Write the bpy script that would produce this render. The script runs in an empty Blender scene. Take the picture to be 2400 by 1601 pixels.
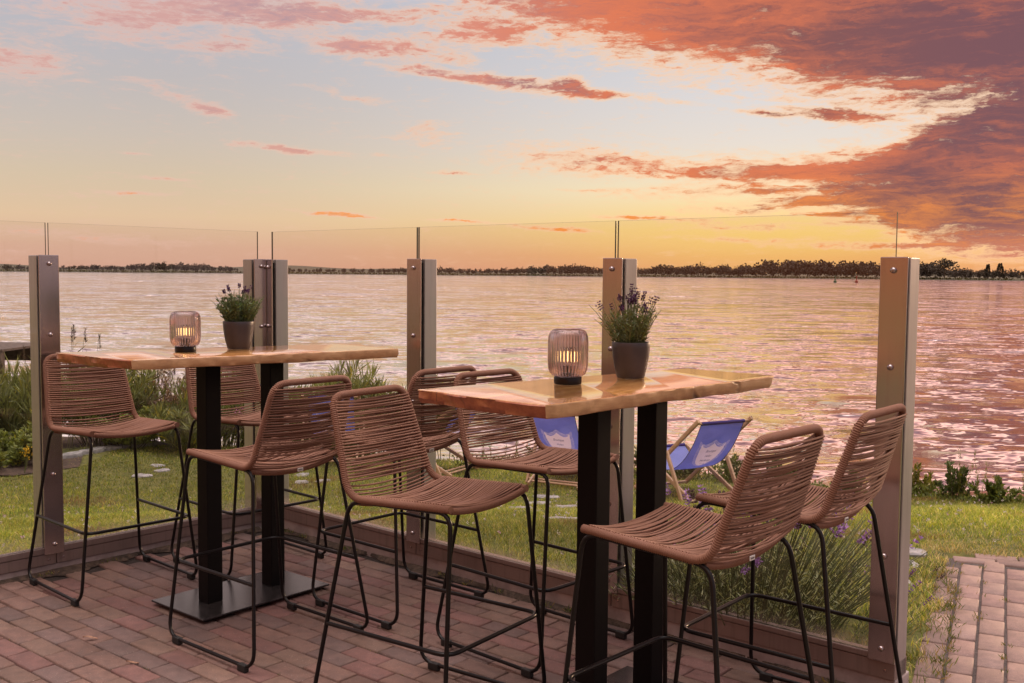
import bpy, bmesh, math, random
import numpy as np
from mathutils import Vector, Matrix

R = math.radians
random.seed(7)
rng = np.random.default_rng(11)
scene = bpy.context.scene
col = scene.collection

# ------------------------------------------------------------------ camera
CAM_H, PITCH, ROLL, FPX = 1.4464, 0.0656, 0.0090, 2431.8
cd = bpy.data.cameras.new("camera")
cam = bpy.data.objects.new("camera", cd)
col.objects.link(cam)
cd.sensor_width = 36.0
cd.lens = FPX / 2400.0 * 36.0
cd.clip_start = 0.05
cd.clip_end = 9000
cp, sp = math.cos(PITCH), math.sin(PITCH)
Fv = Vector((0, cp, -sp)); Uv = Vector((0, sp, cp)); Rv = Vector((1, 0, 0))
cr, sr = math.cos(ROLL), math.sin(ROLL)
R2 = cr * Rv + sr * Uv
U2 = -sr * Rv + cr * Uv
cam.matrix_world = Matrix(((R2.x, U2.x, -Fv.x, 0), (R2.y, U2.y, -Fv.y, 0), (R2.z, U2.z, -Fv.z, CAM_H), (0, 0, 0, 1)))
scene.camera = cam

vs = scene.view_settings
vs.view_transform = 'Standard'
vs.look = 'None'
vs.exposure = 0.05
vs.gamma = 1.0
scene.render.engine = 'CYCLES'
scene.cycles.max_bounces = 10
scene.cycles.transparent_max_bounces = 24
scene.cycles.transmission_bounces = 10
scene.cycles.caustics_reflective = False
scene.cycles.caustics_refractive = False
scene.cycles.sample_clamp_indirect = 4.0
try:
    scene.cycles.use_denoising = True
    scene.cycles.denoising_prefilter = 'ACCURATE'
except Exception:
    pass


def s2l(v):
    v = v / 255.0
    return v / 12.92 if v <= 0.04045 else ((v + 0.055) / 1.055) ** 2.4


def srgb(r, g, b, k=1.0):
    return (s2l(r) * k, s2l(g) * k, s2l(b) * k, 1.0)


# ------------------------------------------------------------- node helper
class NT:
    def __init__(self, tree):
        self.t = tree
        self.n = tree.nodes
        self.l = tree.links

    def node(self, typ, **kw):
        nd = self.n.new(typ)
        for k, v in kw.items():
            setattr(nd, k, v)
        return nd

    def put(self, sock, v):
        if v is None:
            return
        if isinstance(v, bpy.types.NodeSocket):
            self.l.new(v, sock)
        else:
            sock.default_value = v

    def m(self, op, a, b=None, c=None, clamp=False):
        nd = self.node('ShaderNodeMath', operation=op, use_clamp=clamp)
        self.put(nd.inputs[0], a)
        self.put(nd.inputs[1], b)
        self.put(nd.inputs[2], c)
        return nd.outputs[0]

    def vm(self, op, a, b=None):
        nd = self.node('ShaderNodeVectorMath', operation=op)
        self.put(nd.inputs[0], a)
        self.put(nd.inputs[1], b)
        return nd.outputs['Value'] if op in ('LENGTH', 'DOT_PRODUCT') else nd.outputs[0]

    def scale(self, a, f):
        nd = self.node('ShaderNodeVectorMath', operation='SCALE')
        self.put(nd.inputs[0], a)
        self.put(nd.inputs['Scale'], f)
        return nd.outputs[0]

    def xyz(self, x, y, z):
        nd = self.node('ShaderNodeCombineXYZ')
        self.put(nd.inputs[0], x); self.put(nd.inputs[1], y); self.put(nd.inputs[2], z)
        return nd.outputs[0]

    def sep(self, v):
        nd = self.node('ShaderNodeSeparateXYZ')
        self.put(nd.inputs[0], v)
        return nd.outputs

    def mix(self, f, a, b, typ='MIX'):
        nd = self.node('ShaderNodeMix', data_type='RGBA', blend_type=typ)
        self.put(nd.inputs[0], f); self.put(nd.inputs[6], a); self.put(nd.inputs[7], b)
        return nd.outputs[2]

    def ramp(self, f, stops, interp='LINEAR'):
        nd = self.node('ShaderNodeValToRGB')
        cr_ = nd.color_ramp
        cr_.interpolation = interp
        while len(cr_.elements) < len(stops):
            cr_.elements.new(0.5)
        for e, (p, c) in zip(cr_.elements, stops):
            e.position = p
            e.color = c if isinstance(c, tuple) else (c, c, c, 1)
        self.put(nd.inputs[0], f)
        return nd.outputs[0]

    def rng(self, v, a, b, c=0.0, d=1.0, interp='SMOOTHSTEP'):
        nd = self.node('ShaderNodeMapRange', interpolation_type=interp)
        self.put(nd.inputs[0], v)
        for i, q in enumerate((a, b, c, d)):
            self.put(nd.inputs[i + 1], q)
        return nd.outputs[0]

    def noise(self, vec, scale=5.0, detail=4.0, rough=0.5, dist=0.0, out=0):
        nd = self.node('ShaderNodeTexNoise')
        self.put(nd.inputs['Vector'], vec)
        nd.inputs['Scale'].default_value = scale
        nd.inputs['Detail'].default_value = detail
        nd.inputs['Roughness'].default_value = rough
        nd.inputs['Distortion'].default_value = dist
        return nd.outputs[out]

    def mapping(self, vec, loc=(0, 0, 0), rot=(0, 0, 0), sca=(1, 1, 1), typ='POINT'):
        nd = self.node('ShaderNodeMapping', vector_type=typ)
        self.put(nd.inputs[0], vec)
        nd.inputs[1].default_value = loc
        nd.inputs[2].default_value = rot
        nd.inputs[3].default_value = sca
        return nd.outputs[0]

    def coord(self, which='Object'):
        return self.node('ShaderNodeTexCoord').outputs[which]

    def bump(self, h, strength=0.5, dist=0.01, normal=None):
        nd = self.node('ShaderNodeBump')
        nd.inputs['Strength'].default_value = strength
        nd.inputs['Distance'].default_value = dist
        self.put(nd.inputs['Height'], h)
        self.put(nd.inputs['Normal'], normal)
        return nd.outputs[0]


def new_mat(name):
    m = bpy.data.materials.new(name)
    m.use_nodes = True
    m.node_tree.nodes.clear()
    t = NT(m.node_tree)
    out = t.node('ShaderNodeOutputMaterial')
    return m, t, out


def principled(t, out, **kw):
    b = t.node('ShaderNodeBsdfPrincipled')
    for k, v in kw.items():
        t.put(b.inputs[k.replace('_', ' ')], v)
    t.l.new(b.outputs[0], out.inputs[0])
    return b


# ------------------------------------------------------------------- world
SUN_AZ, SUN_EL = 44.0, 3.0
world = bpy.data.worlds.new("World")
scene.world = world
world.use_nodes = True
world.node_tree.nodes.clear()
w = NT(world.node_tree)
wo = w.node('ShaderNodeOutputWorld')
bg = w.node('ShaderNodeBackground')
d = w.coord('Generated')
dx, dy, dz = w.sep(d)[0:3]
az = w.m('MULTIPLY', w.m('ARCTAN2', dx, dy), 57.29578)
el = w.m('MULTIPLY', w.m('ARCSINE', dz), 57.29578)
# elevation to ramp position: sqrt(el/90)
elp = w.m('SQRT', w.m('DIVIDE', w.m('MAXIMUM', el, 0.0), 90.0, clamp=True))


def P(e):
    return math.sqrt(e / 90.0)


left = w.ramp(elp, [(P(0), srgb(212, 160, 140)), (P(1.2), srgb(218, 174, 150)), (P(2.8), srgb(223, 192, 158)), (P(4.8), srgb(212, 192, 166)),
                    (P(7), srgb(202, 189, 177)), (P(10), srgb(190, 184, 184)), (P(14), srgb(182, 182, 192)), (P(18), srgb(240, 220, 218)), (P(28), srgb(205, 178, 182)),
                    (P(42), srgb(140, 112, 122)), (P(90), srgb(204, 197, 192))])
right = w.ramp(elp, [(P(0), srgb(226, 146, 108)), (P(1.0), srgb(238, 172, 108)), (P(2.4), srgb(247, 207, 130)), (P(4.5), srgb(247, 228, 188)),
                     (P(7), srgb(231, 220, 209)), (P(10), srgb(217, 214, 216)), (P(14), srgb(200, 204, 214)), (P(18), srgb(255, 206, 188)), (P(28), srgb(215, 160, 156)),
                     (P(42), srgb(140, 104, 112)), (P(90), srgb(204, 197, 192))])
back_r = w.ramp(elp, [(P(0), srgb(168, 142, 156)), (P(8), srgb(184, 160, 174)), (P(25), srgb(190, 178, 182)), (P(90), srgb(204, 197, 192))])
back_l = w.ramp(elp, [(P(0), srgb(196, 106, 70)), (P(10), srgb(204, 118, 80)), (P(32), srgb(196, 160, 146)), (P(90), srgb(204, 197, 192))])  # invented rear sky colour: brown put in for the post plates to reflect
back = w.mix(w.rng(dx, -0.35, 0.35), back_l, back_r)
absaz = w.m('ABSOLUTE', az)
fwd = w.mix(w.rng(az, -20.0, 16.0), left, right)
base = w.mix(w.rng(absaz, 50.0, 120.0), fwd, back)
bright = w.m('MAXIMUM', w.rng(el, 48.0, 75.0, 1.0, 9.4), w.m('MULTIPLY', w.rng(absaz, 60.0, 130.0, 0.0, 1.0), w.rng(el, 18.0, 60.0, 0.75, 2.2)))  # overhead and rear sky raised as added fill light on the terrace
bump = w.m('MULTIPLY', w.m('MULTIPLY', w.rng(el, 15.2, 17.5), w.rng(el, 31.0, 23.0)), w.rng(absaz, 75.0, 48.0, 0.0, 0.40))  # extra bright band of upper sky, added to brighten the water's reflections
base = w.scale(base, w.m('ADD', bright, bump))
# glow round the hidden sun
gl = w.vm('LENGTH', w.xyz(w.m('DIVIDE', w.m('SUBTRACT', az, 13.0), 15.0), w.m('DIVIDE', w.m('SUBTRACT', el, 2.0), 3.2), 0.0))
base = w.mix(w.m('MULTIPLY', w.rng(gl, 0.0, 1.0, 1.0, 0.0), 0.45), base, srgb(255, 214, 120))

ang = w.xyz(az, el, 0.0)
# ------- cloud cover: two large banks with ragged outlines plus loose streaks (degrees)
warp = w.noise(w.mapping(ang, sca=(0.15, 0.55, 1)), 1.0, 8.0, 0.66, 0.0, out=1)
wv0 = w.vm('SUBTRACT', warp, (0.5, 0.5, 0.5))
angw = w.vm('ADD', ang, w.vm('MULTIPLY', wv0, (6.0, 2.2, 0.0)))
angs = w.vm('ADD', ang, w.vm('MULTIPLY', wv0, (3.0, 0.7, 0.0)))
azw, elw = w.sep(angw)[0:2]


def edge_of(pts):
    """ragged outline: elevation as a function of azimuth"""
    return w.m('MULTIPLY', w.ramp(w.rng(azw, -40.0, 40.0, 0.0, 1.0, 'LINEAR'), [((a + 40) / 80.0, e / 20.0) for a, e in pts]), 20.0)


low1 = edge_of([(-40, 20), (-6, 16.5), (-3, 14.2), (0, 13.0), (5, 11.7), (9.5, 10.9), (14, 10.2), (18, 8.9), (22, 8.2), (26, 7.8), (34, 6)])
mass1 = w.m('MULTIPLY', w.rng(w.m('SUBTRACT', elw, low1), -2.4, 2.6), w.rng(azw, -6.0, 8.0, 0.75, 1.0))
up2 = edge_of([(-40, 6.9), (-2, 7.0), (2, 6.95), (8, 6.6), (12.5, 6.3), (16, 6.8), (19.5, 7.3), (22, 8.2), (24.5, 9.3), (28, 11), (36, 14)])
low2 = edge_of([(-40, 6.9), (-2, 6.0), (4, 5.5), (9, 5.0), (12, 3.9), (15, 2.6), (19, 1.9), (23, 1.0), (27, 0.6), (36, 0)])
mass2 = w.m('MINIMUM', w.rng(w.m('SUBTRACT', up2, elw), -0.8, 1.5), w.rng(w.m('SUBTRACT', elw, low2), -1.3, 1.8))
mass2 = w.m('MULTIPLY', mass2, w.rng(azw, -4.0, 4.0, 0.0, 1.0))
stripe = w.noise(w.mapping(angs, loc=(5, 9, 0), rot=(0, 0, R(3)), sca=(0.10, 1.9, 1)), 1.0, 5.0, 0.6)
cut = w.m('MULTIPLY', w.m('MULTIPLY', w.rng(el, 5.8, 4.4), w.rng(az, 22.0, 14.0)), w.rng(stripe, 0.40, 0.60, 0.15, 1.0))
mass2 = w.m('SUBTRACT', mass2, w.m('MULTIPLY', cut, 0.62))
big = w.m('MULTIPLY', w.m('MAXIMUM', mass1, mass2), 1.42)
ul = w.m('MULTIPLY', w.rng(w.vm('LENGTH', w.mapping(angw, (-18.5, 14.2, 0), (0, 0, 0), (13.5, 3.0, 1), 'TEXTURE')), 0.2, 1.2, 0.95, 0.0), 1.0)
big = w.m('MAXIMUM', big, ul)
blobs = [  # az, el, half-width, half-height, slope(deg), weight
    (17.5, 8.35, 4.6, 0.62, -5, 1.15), (13.0, 8.6, 2.6, 0.2, -6, 0.8), (8.0, 9.3, 3.6, 0.22, -7, 0.72), (10.0, 4.6, 5.5, 0.6, 3, 0.85), (13.5, 3.6, 6.0, 0.55, 2, 0.8), (9.5, 3.0, 3.5, 0.25, 0, 0.75), (13.0, 2.6, 5.5, 0.35, 0, 0.8),
    (12.0, 1.9, 5.5, 0.22, -1, 0.75), (18.0, 1.6, 6.0, 0.25, 0, 0.8), (24.0, 1.6, 6.0, 0.5, 2, 0.85),
    (-26.0, 10.2, 4.6, 1.6, -8, 0.85), (-15.5, 11.6, 4.0, 1.0, 8, 0.75), (-20.5, 11.9, 4.0, 0.9, 4, 0.75),
    (-9.5, 11.9, 3.0, 0.9, -6, 0.95), (-5.5, 11.8, 4.6, 0.75, -5, 1.0), (-3.6, 12.8, 4.8, 0.8, -8, 0.9), (-0.5, 13.3, 4.6, 1.3, -14, 1.0), (-4.0, 10.7, 5.0, 0.5, -5, 0.95), (1.5, 10.0, 4.6, 0.6, -5, 1.1), (3.2, 10.25, 1.5, 0.6, 0, 0.8), (5.0, 9.5, 2.0, 0.25, -4, 0.8),
    (-7.5, 13.6, 5.0, 0.45, 5, 0.8), (-13.0, 13.5, 5.5, 1.1, 0, 1.5), (-19.0, 12.8, 6.0, 0.8, 2, 0.9),
    (-12.0, 6.5, 4.0, 0.28, -4, 1.15), (-18.0, 9.0, 3.4, 0.5, -16, 0.62), (-16.2, 8.3, 1.8, 0.5, -12, 0.72), (-9.0, 9.4, 2.8, 0.32, -10, 0.66), (-4.6, 7.5, 2.2, 1.0, 0, 0.62),
    (-9.4, 3.05, 2.8, 0.22, -5, 1.1), (-20.0, 4.0, 2.4, 0.16, 0, 0.95), (-18.5, 4.8, 1.8, 0.16, -3, 0.85), (-20.0, 5.9, 1.2, 0.16, -3, 0.75), (2.0, 2.5, 4.4, 0.24, -4, 1.0), (-3.0, 2.85, 3.2, 0.14, -2, 0.85), (-3.0, 5.5, 2.0, 0.17, -2, 0.9), (6.0, 3.1, 2.2, 0.2, -1, 0.9), (4.0, 4.6, 3.0, 0.15, -1, 0.6),
    (-7.2, 6.4, 0.7, 0.25, -4, 0.6), (-22.0, 1.7, 6.0, 0.4, -4, 0.62),
]
tot = None
for a0, e0, ra, re, th, wt in blobs:
    v = w.mapping(angs, (a0, e0, 0), (0, 0, R(th)), (ra, re, 1), 'TEXTURE')
    k = w.rng(w.vm('LENGTH', v), 0.0, 1.25, wt, 0.0)
    tot = k if tot is None else w.m('ADD', tot, k)
tot = w.m('MULTIPLY', tot, 1.15)
n1 = w.noise(w.mapping(angw, rot=(0, 0, R(-4)), sca=(0.40, 1.5, 1)), 1.0, 11.0, 0.68)
n2 = w.noise(w.mapping(angw, loc=(3, 7, 0), rot=(0, 0, R(-5)), sca=(0.36, 2.6, 1)), 1.0, 10.0, 0.68, 0.3)
n3 = w.noise(w.mapping(ang, loc=(13, 2, 0), rot=(0, 0, R(9)), sca=(0.10, 0.36, 1)), 1.0, 3.0, 0.5)
n4 = w.noise(w.mapping(angs, loc=(1, 3, 0), rot=(0, 0, R(-6)), sca=(1.2, 4.2, 1)), 1.0, 8.0, 0.68)
nz = w.m('ADD', w.m('MULTIPLY', w.m('SUBTRACT', n1, 0.5), 1.6), w.m('MULTIPLY', w.m('SUBTRACT', n2, 0.5), 1.5))
dens = w.m('ADD', w.m('MAXIMUM', big, w.m('MINIMUM', w.m('MULTIPLY', tot, 0.92), 1.15)), nz)
dens = w.m('ADD', dens, w.m('MULTIPLY', w.m('SUBTRACT', n4, 0.5), w.rng(big, 0.6, 1.4, 1.8, 0.7)))
alpha = w.rng(dens, 0.02, 1.15, 0.0, 0.98)
thick = w.rng(dens, 0.45, 1.9)
# colour of the clouds: glowing thin edges, dusky thick cores
edge = w.mix(w.rng(az, -20.0, 10.0), srgb(232, 190, 174), srgb(255, 206, 160))
lit = w.mix(w.rng(az, -20.0, 8.0), srgb(216, 158, 148), srgb(222, 120, 82))
lit = w.mix(w.rng(el, 6.0, 3.0), lit, srgb(248, 148, 70))
dark = w.mix(w.rng(az, -12.0, 14.0), srgb(158, 132, 146), srgb(134, 84, 82))
dark = w.mix(w.rng(az, 12.0, 26.0), dark, srgb(120, 80, 88))
dark = w.mix(w.m('MULTIPLY', w.rng(el, 3.4, 0.3), 0.95), dark, srgb(226, 140, 110))
gate = w.m('ADD', w.m('MULTIPLY', w.m('SUBTRACT', n2, 0.5), 2.0), w.m('MULTIPLY', w.m('SUBTRACT', n3, 0.5), 1.8))
gate = w.m('ADD', gate, w.m('MULTIPLY', w.m('SUBTRACT', n4, 0.5), 0.7))
gate = w.m('ADD', gate, w.rng(az, 4.0, 27.0, 0.30, -0.40))
gate = w.m('SUBTRACT', gate, w.m('MULTIPLY', w.rng(thick, 0.35, 0.9), w.rng(az, 2.0, -8.0, 0.0, 0.55)))
gate = w.m('ADD', gate, w.rng(el, 7.5, 4.5, 0.0, 0.15))
litf = w.rng(gate, -0.55, 0.60, 1.0, 0.0)
core = w.mix(w.m('MULTIPLY', litf, w.rng(az, -20.0, 12.0, 0.85, 1.0)), lit, dark)
core = w.mix(w.m('MULTIPLY', w.rng(thick, 0.7, 1.0), 0.30), core, dark)
cloud = w.mix(w.rng(thick, 0.0, 0.5), edge, core)
upfade = w.rng(el, 19.0, 14.9)
alpha = w.m('MULTIPLY', alpha, w.rng(az, -12.0, 4.0, 0.80, 1.0))
fwdmask = w.rng(absaz, 75.0, 48.0)
alpha = w.m('MULTIPLY', w.m('MULTIPLY', alpha, upfade), w.m('MULTIPLY', fwdmask, w.rng(el, -0.2, 0.5)))
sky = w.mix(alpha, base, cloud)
nis = w.node('ShaderNodeTexSky', sky_type='NISHITA', sun_disc=False, sun_elevation=R(SUN_EL), sun_rotation=R(SUN_AZ))
nis.air_density = 1.0
nis.dust_density = 2.0
sky = w.mix(1.0, sky, w.scale(nis.outputs[0], 0.0008), 'ADD')
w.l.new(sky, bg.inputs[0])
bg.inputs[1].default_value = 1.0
world.cycles.sampling_method = 'MANUAL'
world.cycles.sample_map_resolution = 1024
w.l.new(bg.outputs[0], wo.inputs[0])

# --------------------------------------------------------------------- sun
sl = bpy.data.lights.new("sun", 'SUN')
sl.energy = 1.8
sl.angle = R(8)
sl.color = (1.0, 0.66, 0.42)
sun = bpy.data.objects.new("sun", sl)
col.objects.link(sun)
sd = Vector((math.sin(R(SUN_AZ)) * math.cos(R(SUN_EL + 5)), math.cos(R(SUN_AZ)) * math.cos(R(SUN_EL + 5)), math.sin(R(SUN_EL + 5))))
sun.rotation_euler = sd.to_track_quat('Z', 'Y').to_euler()
sun.location = (6, 20, 8)


# ------------------------------------------------------------ mesh helpers
def tag(o, label=None, cat=None, group=None, kind=None):
    if label: o['label'] = label
    if cat: o['category'] = cat
    if group: o['group'] = group
    if kind: o['kind'] = kind
    return o


def thing(name, label, cat, loc=(0, 0, 0), rz=0.0, group=None):
    o = bpy.data.objects.new(name, None)
    col.objects.link(o)
    o.empty_display_size = 0.1
    o.location = loc
    o.rotation_euler = (0, 0, rz)
    return tag(o, label, cat, group)


def link(name, me, mats, parent=None, sharp=None):
    o = bpy.data.objects.new(name, me)
    col.objects.link(o)
    for m in (mats if isinstance(mats, (list, tuple)) else [mats]):
        me.materials.append(m)
    if parent is not None:
        o.parent = parent
    if sharp is not None:
        for p in me.polygons:
            p.use_smooth = True
        me.set_sharp_from_angle(angle=R(sharp))
    return o


def copy_tree(o, parent=None):
    c = o.copy()
    col.objects.link(c)
    if parent is not None:
        c.parent = parent
    for ch in list(o.children):
        copy_tree(ch, c)
    return c


class MB:
    def __init__(self):
        self.v, self.f, self.mi = [], [], []

    def add(self, vs_, fs_, mi=0):
        b = len(self.v)
        self.v.extend([tuple(q) for q in vs_])
        for q in fs_:
            self.f.append(tuple(b + i for i in q))
            self.mi.append(mi)

    def tube(self, path, r, n=8, closed=False, caps=True, mi=0):
        P_ = [Vector(p) for p in path]
        m = len(P_)
        rad = r if isinstance(r, (list, tuple, np.ndarray)) else [r] * m
        T = []
        for i in range(m):
            a = P_[(i - 1) % m] if (closed or i > 0) else P_[i]
            b = P_[(i + 1) % m] if (closed or i < m - 1) else P_[i]
            T.append((b - a).normalized())
        up = Vector((0, 0, 1)) if abs(T[0].z) < 0.9 else Vector((1, 0, 0))
        N = (up - T[0] * up.dot(T[0])).normalized()
        vs_ = []
        for i in range(m):
            N = (N - T[i] * N.dot(T[i]))
            N = N.normalized() if N.length > 1e-6 else T[i].orthogonal().normalized()
            B = T[i].cross(N)
            for k in range(n):
                a = 2 * math.pi * k / n
                vs_.append(P_[i] + (N * math.cos(a) + B * math.sin(a)) * rad[i])
        fs_ = []
        for i in range(m if closed else m - 1):
            j = (i + 1) % m
            for k in range(n):
                k2 = (k + 1) % n
                fs_.append((i * n + k, j * n + k, j * n + k2, i * n + k2)[::-1])
        if caps and not closed:
            fs_.append(tuple(range(n)))
            fs_.append(tuple((m - 1) * n + k for k in range(n))[::-1])
        self.add(vs_, fs_, mi)

    def box(self, c, s, M=None, bevel=0.0, mi=0):
        hx, hy, hz = s[0] / 2, s[1] / 2, s[2] / 2
        if bevel > 0:
            b = min(bevel, hx * .9, hy * .9, hz * .9)
            bm = bmesh.new()
            bmesh.ops.create_cube(bm, size=1.0)
            for q in bm.verts:
                q.co = Vector((q.co.x * s[0], q.co.y * s[1], q.co.z * s[2]))
            bmesh.ops.bevel(bm, geom=bm.edges[:], offset=b, segments=2, affect='EDGES', profile=0.6)
            bm.verts.index_update()
            vs_ = [q.co.copy() for q in bm.verts]
            fs_ = [[q.index for q in f.verts] for f in bm.faces]
            bm.free()
        else:
            vs_ = [Vector((x * hx, y * hy, z * hz)) for x in (-1, 1) for y in (-1, 1) for z in (-1, 1)]
            fs_ = [(0, 1, 3, 2), (4, 6, 7, 5), (0, 4, 5, 1), (2, 3, 7, 6), (0, 2, 6, 4), (1, 5, 7, 3)]
        C_ = Vector(c)
        self.add([(M @ q if M else q) + C_ for q in vs_], fs_, mi)

    def bar(self, a, b, wd, th, up=(0, 0, 1), bevel=0.0, mi=0):
        a, b = Vector(a), Vector(b)
        X = (b - a).normalized()
        upv = Vector(up)
        Z = (upv - X * upv.dot(X)).normalized()
        Y = Z.cross(X)
        M = Matrix((X, Y, Z)).transposed()
        self.box((a + b) / 2, ((b - a).length, wd, th), M, bevel, mi)

    def lathe(self, prof, n=32, c=(0, 0, 0), mi=0, cap0=True, cap1=True, rib=None):
        vs_, fs_ = [], []
        for i, (r, z) in enumerate(prof):
            for k in range(n):
                a = 2 * math.pi * k / n
                rr = r * (1 + (rib(a, i) if rib else 0))
                vs_.append((c[0] + rr * math.cos(a), c[1] + rr * math.sin(a), c[2] + z))
        m = len(prof)
        for i in range(m - 1):
            for k in range(n):
                k2 = (k + 1) % n
                fs_.append((i * n + k, i * n + k2, (i + 1) * n + k2, (i + 1) * n + k))
        if cap0: fs_.append(tuple(range(n))[::-1])
        if cap1: fs_.append(tuple((m - 1) * n + k for k in range(n)))
        self.add(vs_, fs_, mi)

    def build(self, name, mats, parent=None, sharp=None):
        me = bpy.data.meshes.new(name)
        me.from_pydata(self.v, [], self.f)
        if any(self.mi):
            me.polygons.foreach_set('material_index', self.mi)
        me.update()
        return link(name, me, mats, parent, sharp)


def np_mesh(name, V, F, mats, parent=None, colors=None, smooth=False):
    """V (n,3), F (m,k) of one face size; colors (n,3) linear."""
    V = np.asarray(V, np.float32)
    F = np.asarray(F, np.int32)
    me = bpy.data.meshes.new(name)
    me.vertices.add(len(V)); me.vertices.foreach_set('co', V.ravel())
    k = F.shape[1]
    me.loops.add(F.size); me.loops.foreach_set('vertex_index', F.ravel())
    me.polygons.add(len(F))
    me.polygons.foreach_set('loop_start', np.arange(0, F.size, k, dtype=np.int32))
    if smooth:
        me.polygons.foreach_set('use_smooth', np.ones(len(F), bool))
    if colors is not None:
        at = me.color_attributes.new('Col', 'FLOAT_COLOR', 'POINT')
        c4 = np.ones((len(V), 4), np.float32); c4[:, :3] = colors
        at.data.foreach_set('color', c4.ravel())
    me.update(calc_edges=True)
    return link(name, me, mats, parent)


def unit(a):
    return a / np.maximum(np.linalg.norm(a, axis=-1, keepdims=True), 1e-9)


def leaf_quads(P_, D, L, W, fold=0.25, S=None):
    """rhombus leaves: base points, directions, lengths, widths -> V, F"""
    n = len(P_)
    D = unit(D)
    if S is None:
        S = unit(np.cross(D, rng.normal(size=(n, 3))))
    N = np.cross(D, S)
    L = np.broadcast_to(np.asarray(L, float), (n,))[:, None]
    W = np.broadcast_to(np.asarray(W, float), (n,))[:, None]
    V = np.empty((n, 4, 3))
    V[:, 0] = P_
    V[:, 1] = P_ + D * L * 0.5 + S * W * 0.5 + N * W * fold
    V[:, 2] = P_ + D * L - N * L * 0.08
    V[:, 3] = P_ + D * L * 0.5 - S * W * 0.5 + N * W * fold
    F = np.arange(n * 4).reshape(n, 4)
    return V.reshape(-1, 3), F


def rounded(pts, r, seg=6, closed=False):
    """polyline with rounded corners; r number or list per point"""
    P_ = [Vector(p) for p in pts]
    n = len(P_)
    out = []
    for i in range(n):
        if not closed and (i == 0 or i == n - 1):
            out.append(P_[i]); continue
        a, b, c = P_[(i - 1) % n], P_[i], P_[(i + 1) % n]
        rr = r[i] if isinstance(r, (list, tuple)) else r
        u1 = (a - b); u2 = (c - b)
        k = min(rr, u1.length * .45, u2.length * .45)
        p0 = b + u1.normalized() * k; p2 = b + u2.normalized() * k
        for s in range(seg + 1):
            t = s / seg
            out.append(p0 * (1 - t) ** 2 + b * 2 * t * (1 - t) + p2 * t * t)
    return out


def resample(path, step, closed=False):
    P_ = np.array([tuple(p) for p in path])
    if closed:
        P_ = np.vstack([P_, P_[:1]])
    seg = np.linalg.norm(np.diff(P_, axis=0), axis=1)
    s = np.concatenate([[0], np.cumsum(seg)])
    n = max(2, int(round(s[-1] / step)) + 1)
    q = np.linspace(0, s[-1], n)
    out = np.stack([np.interp(q, s, P_[:, i]) for i in range(3)], 1)
    return [Vector(p) for p in (out[:-1] if closed else out)]


# --------------------------------------------------------------- materials
def mat_simple(name, c, rough=0.5, metal=0.0, nscale=0, namp=0.0, bump=0.0, bscale=200, coat=0.0, spec=0.5):
    m, t, o = new_mat(name)
    co = t.coord('Object')
    base = c
    if namp > 0:
        n = t.noise(co, nscale, 5, 0.6)
        base = t.mix(t.rng(n, 0.3, 0.7), tuple(x * (1 - namp) for x in c[:3]) + (1,), tuple(min(1, x * (1 + namp)) for x in c[:3]) + (1,))
    b = principled(t, o, Base_Color=base, Roughness=rough, Metallic=metal)
    b.inputs['Specular IOR Level'].default_value = spec
    b.inputs['Coat Weight'].default_value = coat
    if bump > 0:
        t.l.new(t.bump(t.noise(co, bscale, 3, 0.6), bump, 0.002), b.inputs['Normal'])
    return m


M = {}
# brick pavers: colour per brick from the mesh, mottled
def brick_mat(name):
    m, t, o = new_mat(name)
    c = t.node('ShaderNodeAttribute', attribute_name='Col').outputs[0]
    g = t.node('ShaderNodeNewGeometry').outputs['Position']
    n = t.noise(g, 26, 6, 0.65)
    n2 = t.noise(g, 260, 3, 0.7)
    n3 = t.noise(g, 3.2, 3, 0.5)
    k = t.m('ADD', t.m('MULTIPLY', t.rng(n, 0.25, 0.75), 0.4), 0.78)
    k = t.m('MULTIPLY', k, t.m('ADD', t.m('MULTIPLY', n2, 1.1), 0.45))
    k = t.m('MULTIPLY', k, t.m('ADD', t.m('MULTIPLY', t.rng(n3, 0.3, 0.7), 0.25), 0.86))
    cc = t.scale(c, k)
    sc_ = t.noise(t.mapping(g, rot=(0, 0, 0.6), sca=(12, 60, 1)), 1.0, 4, 0.6)
    cc = t.mix(t.m('MULTIPLY', t.rng(sc_, 0.66, 0.76), 0.35), cc, (0.42, 0.30, 0.27, 1))
    sp_ = t.noise(g, 190, 1, 0.5)
    cc = t.mix(t.m('MULTIPLY', t.rng(sp_, 0.70, 0.78), 0.6), cc, (0.5, 0.4, 0.36, 1))
    b = principled(t, o, Base_Color=cc, Roughness=t.rng(n, 0.2, 0.8, 0.55, 0.85))
    h = t.m('ADD', t.m('MULTIPLY', n2, 0.5), n)
    t.l.new(t.bump(h, 0.5, 0.004), b.inputs['Normal'])
    return m


M['brick'] = brick_mat('brick paver')


def soil_mat(name, a, b_, sc_=40):
    m, t, o = new_mat(name)
    g = t.node('ShaderNodeNewGeometry').outputs['Position']
    n = t.noise(g, sc_, 6, 0.7)
    n2 = t.noise(g, 6, 3, 0.6)
    c = t.mix(t.rng(t.m('ADD', n, t.m('MULTIPLY', t.m('SUBTRACT', n2, 0.5), 0.5)), 0.3, 0.7), a, b_)
    b = principled(t, o, Base_Color=c, Roughness=0.95)
    t.l.new(t.bump(n, 0.9, 0.012), b.inputs['Normal'])
    return m


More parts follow.
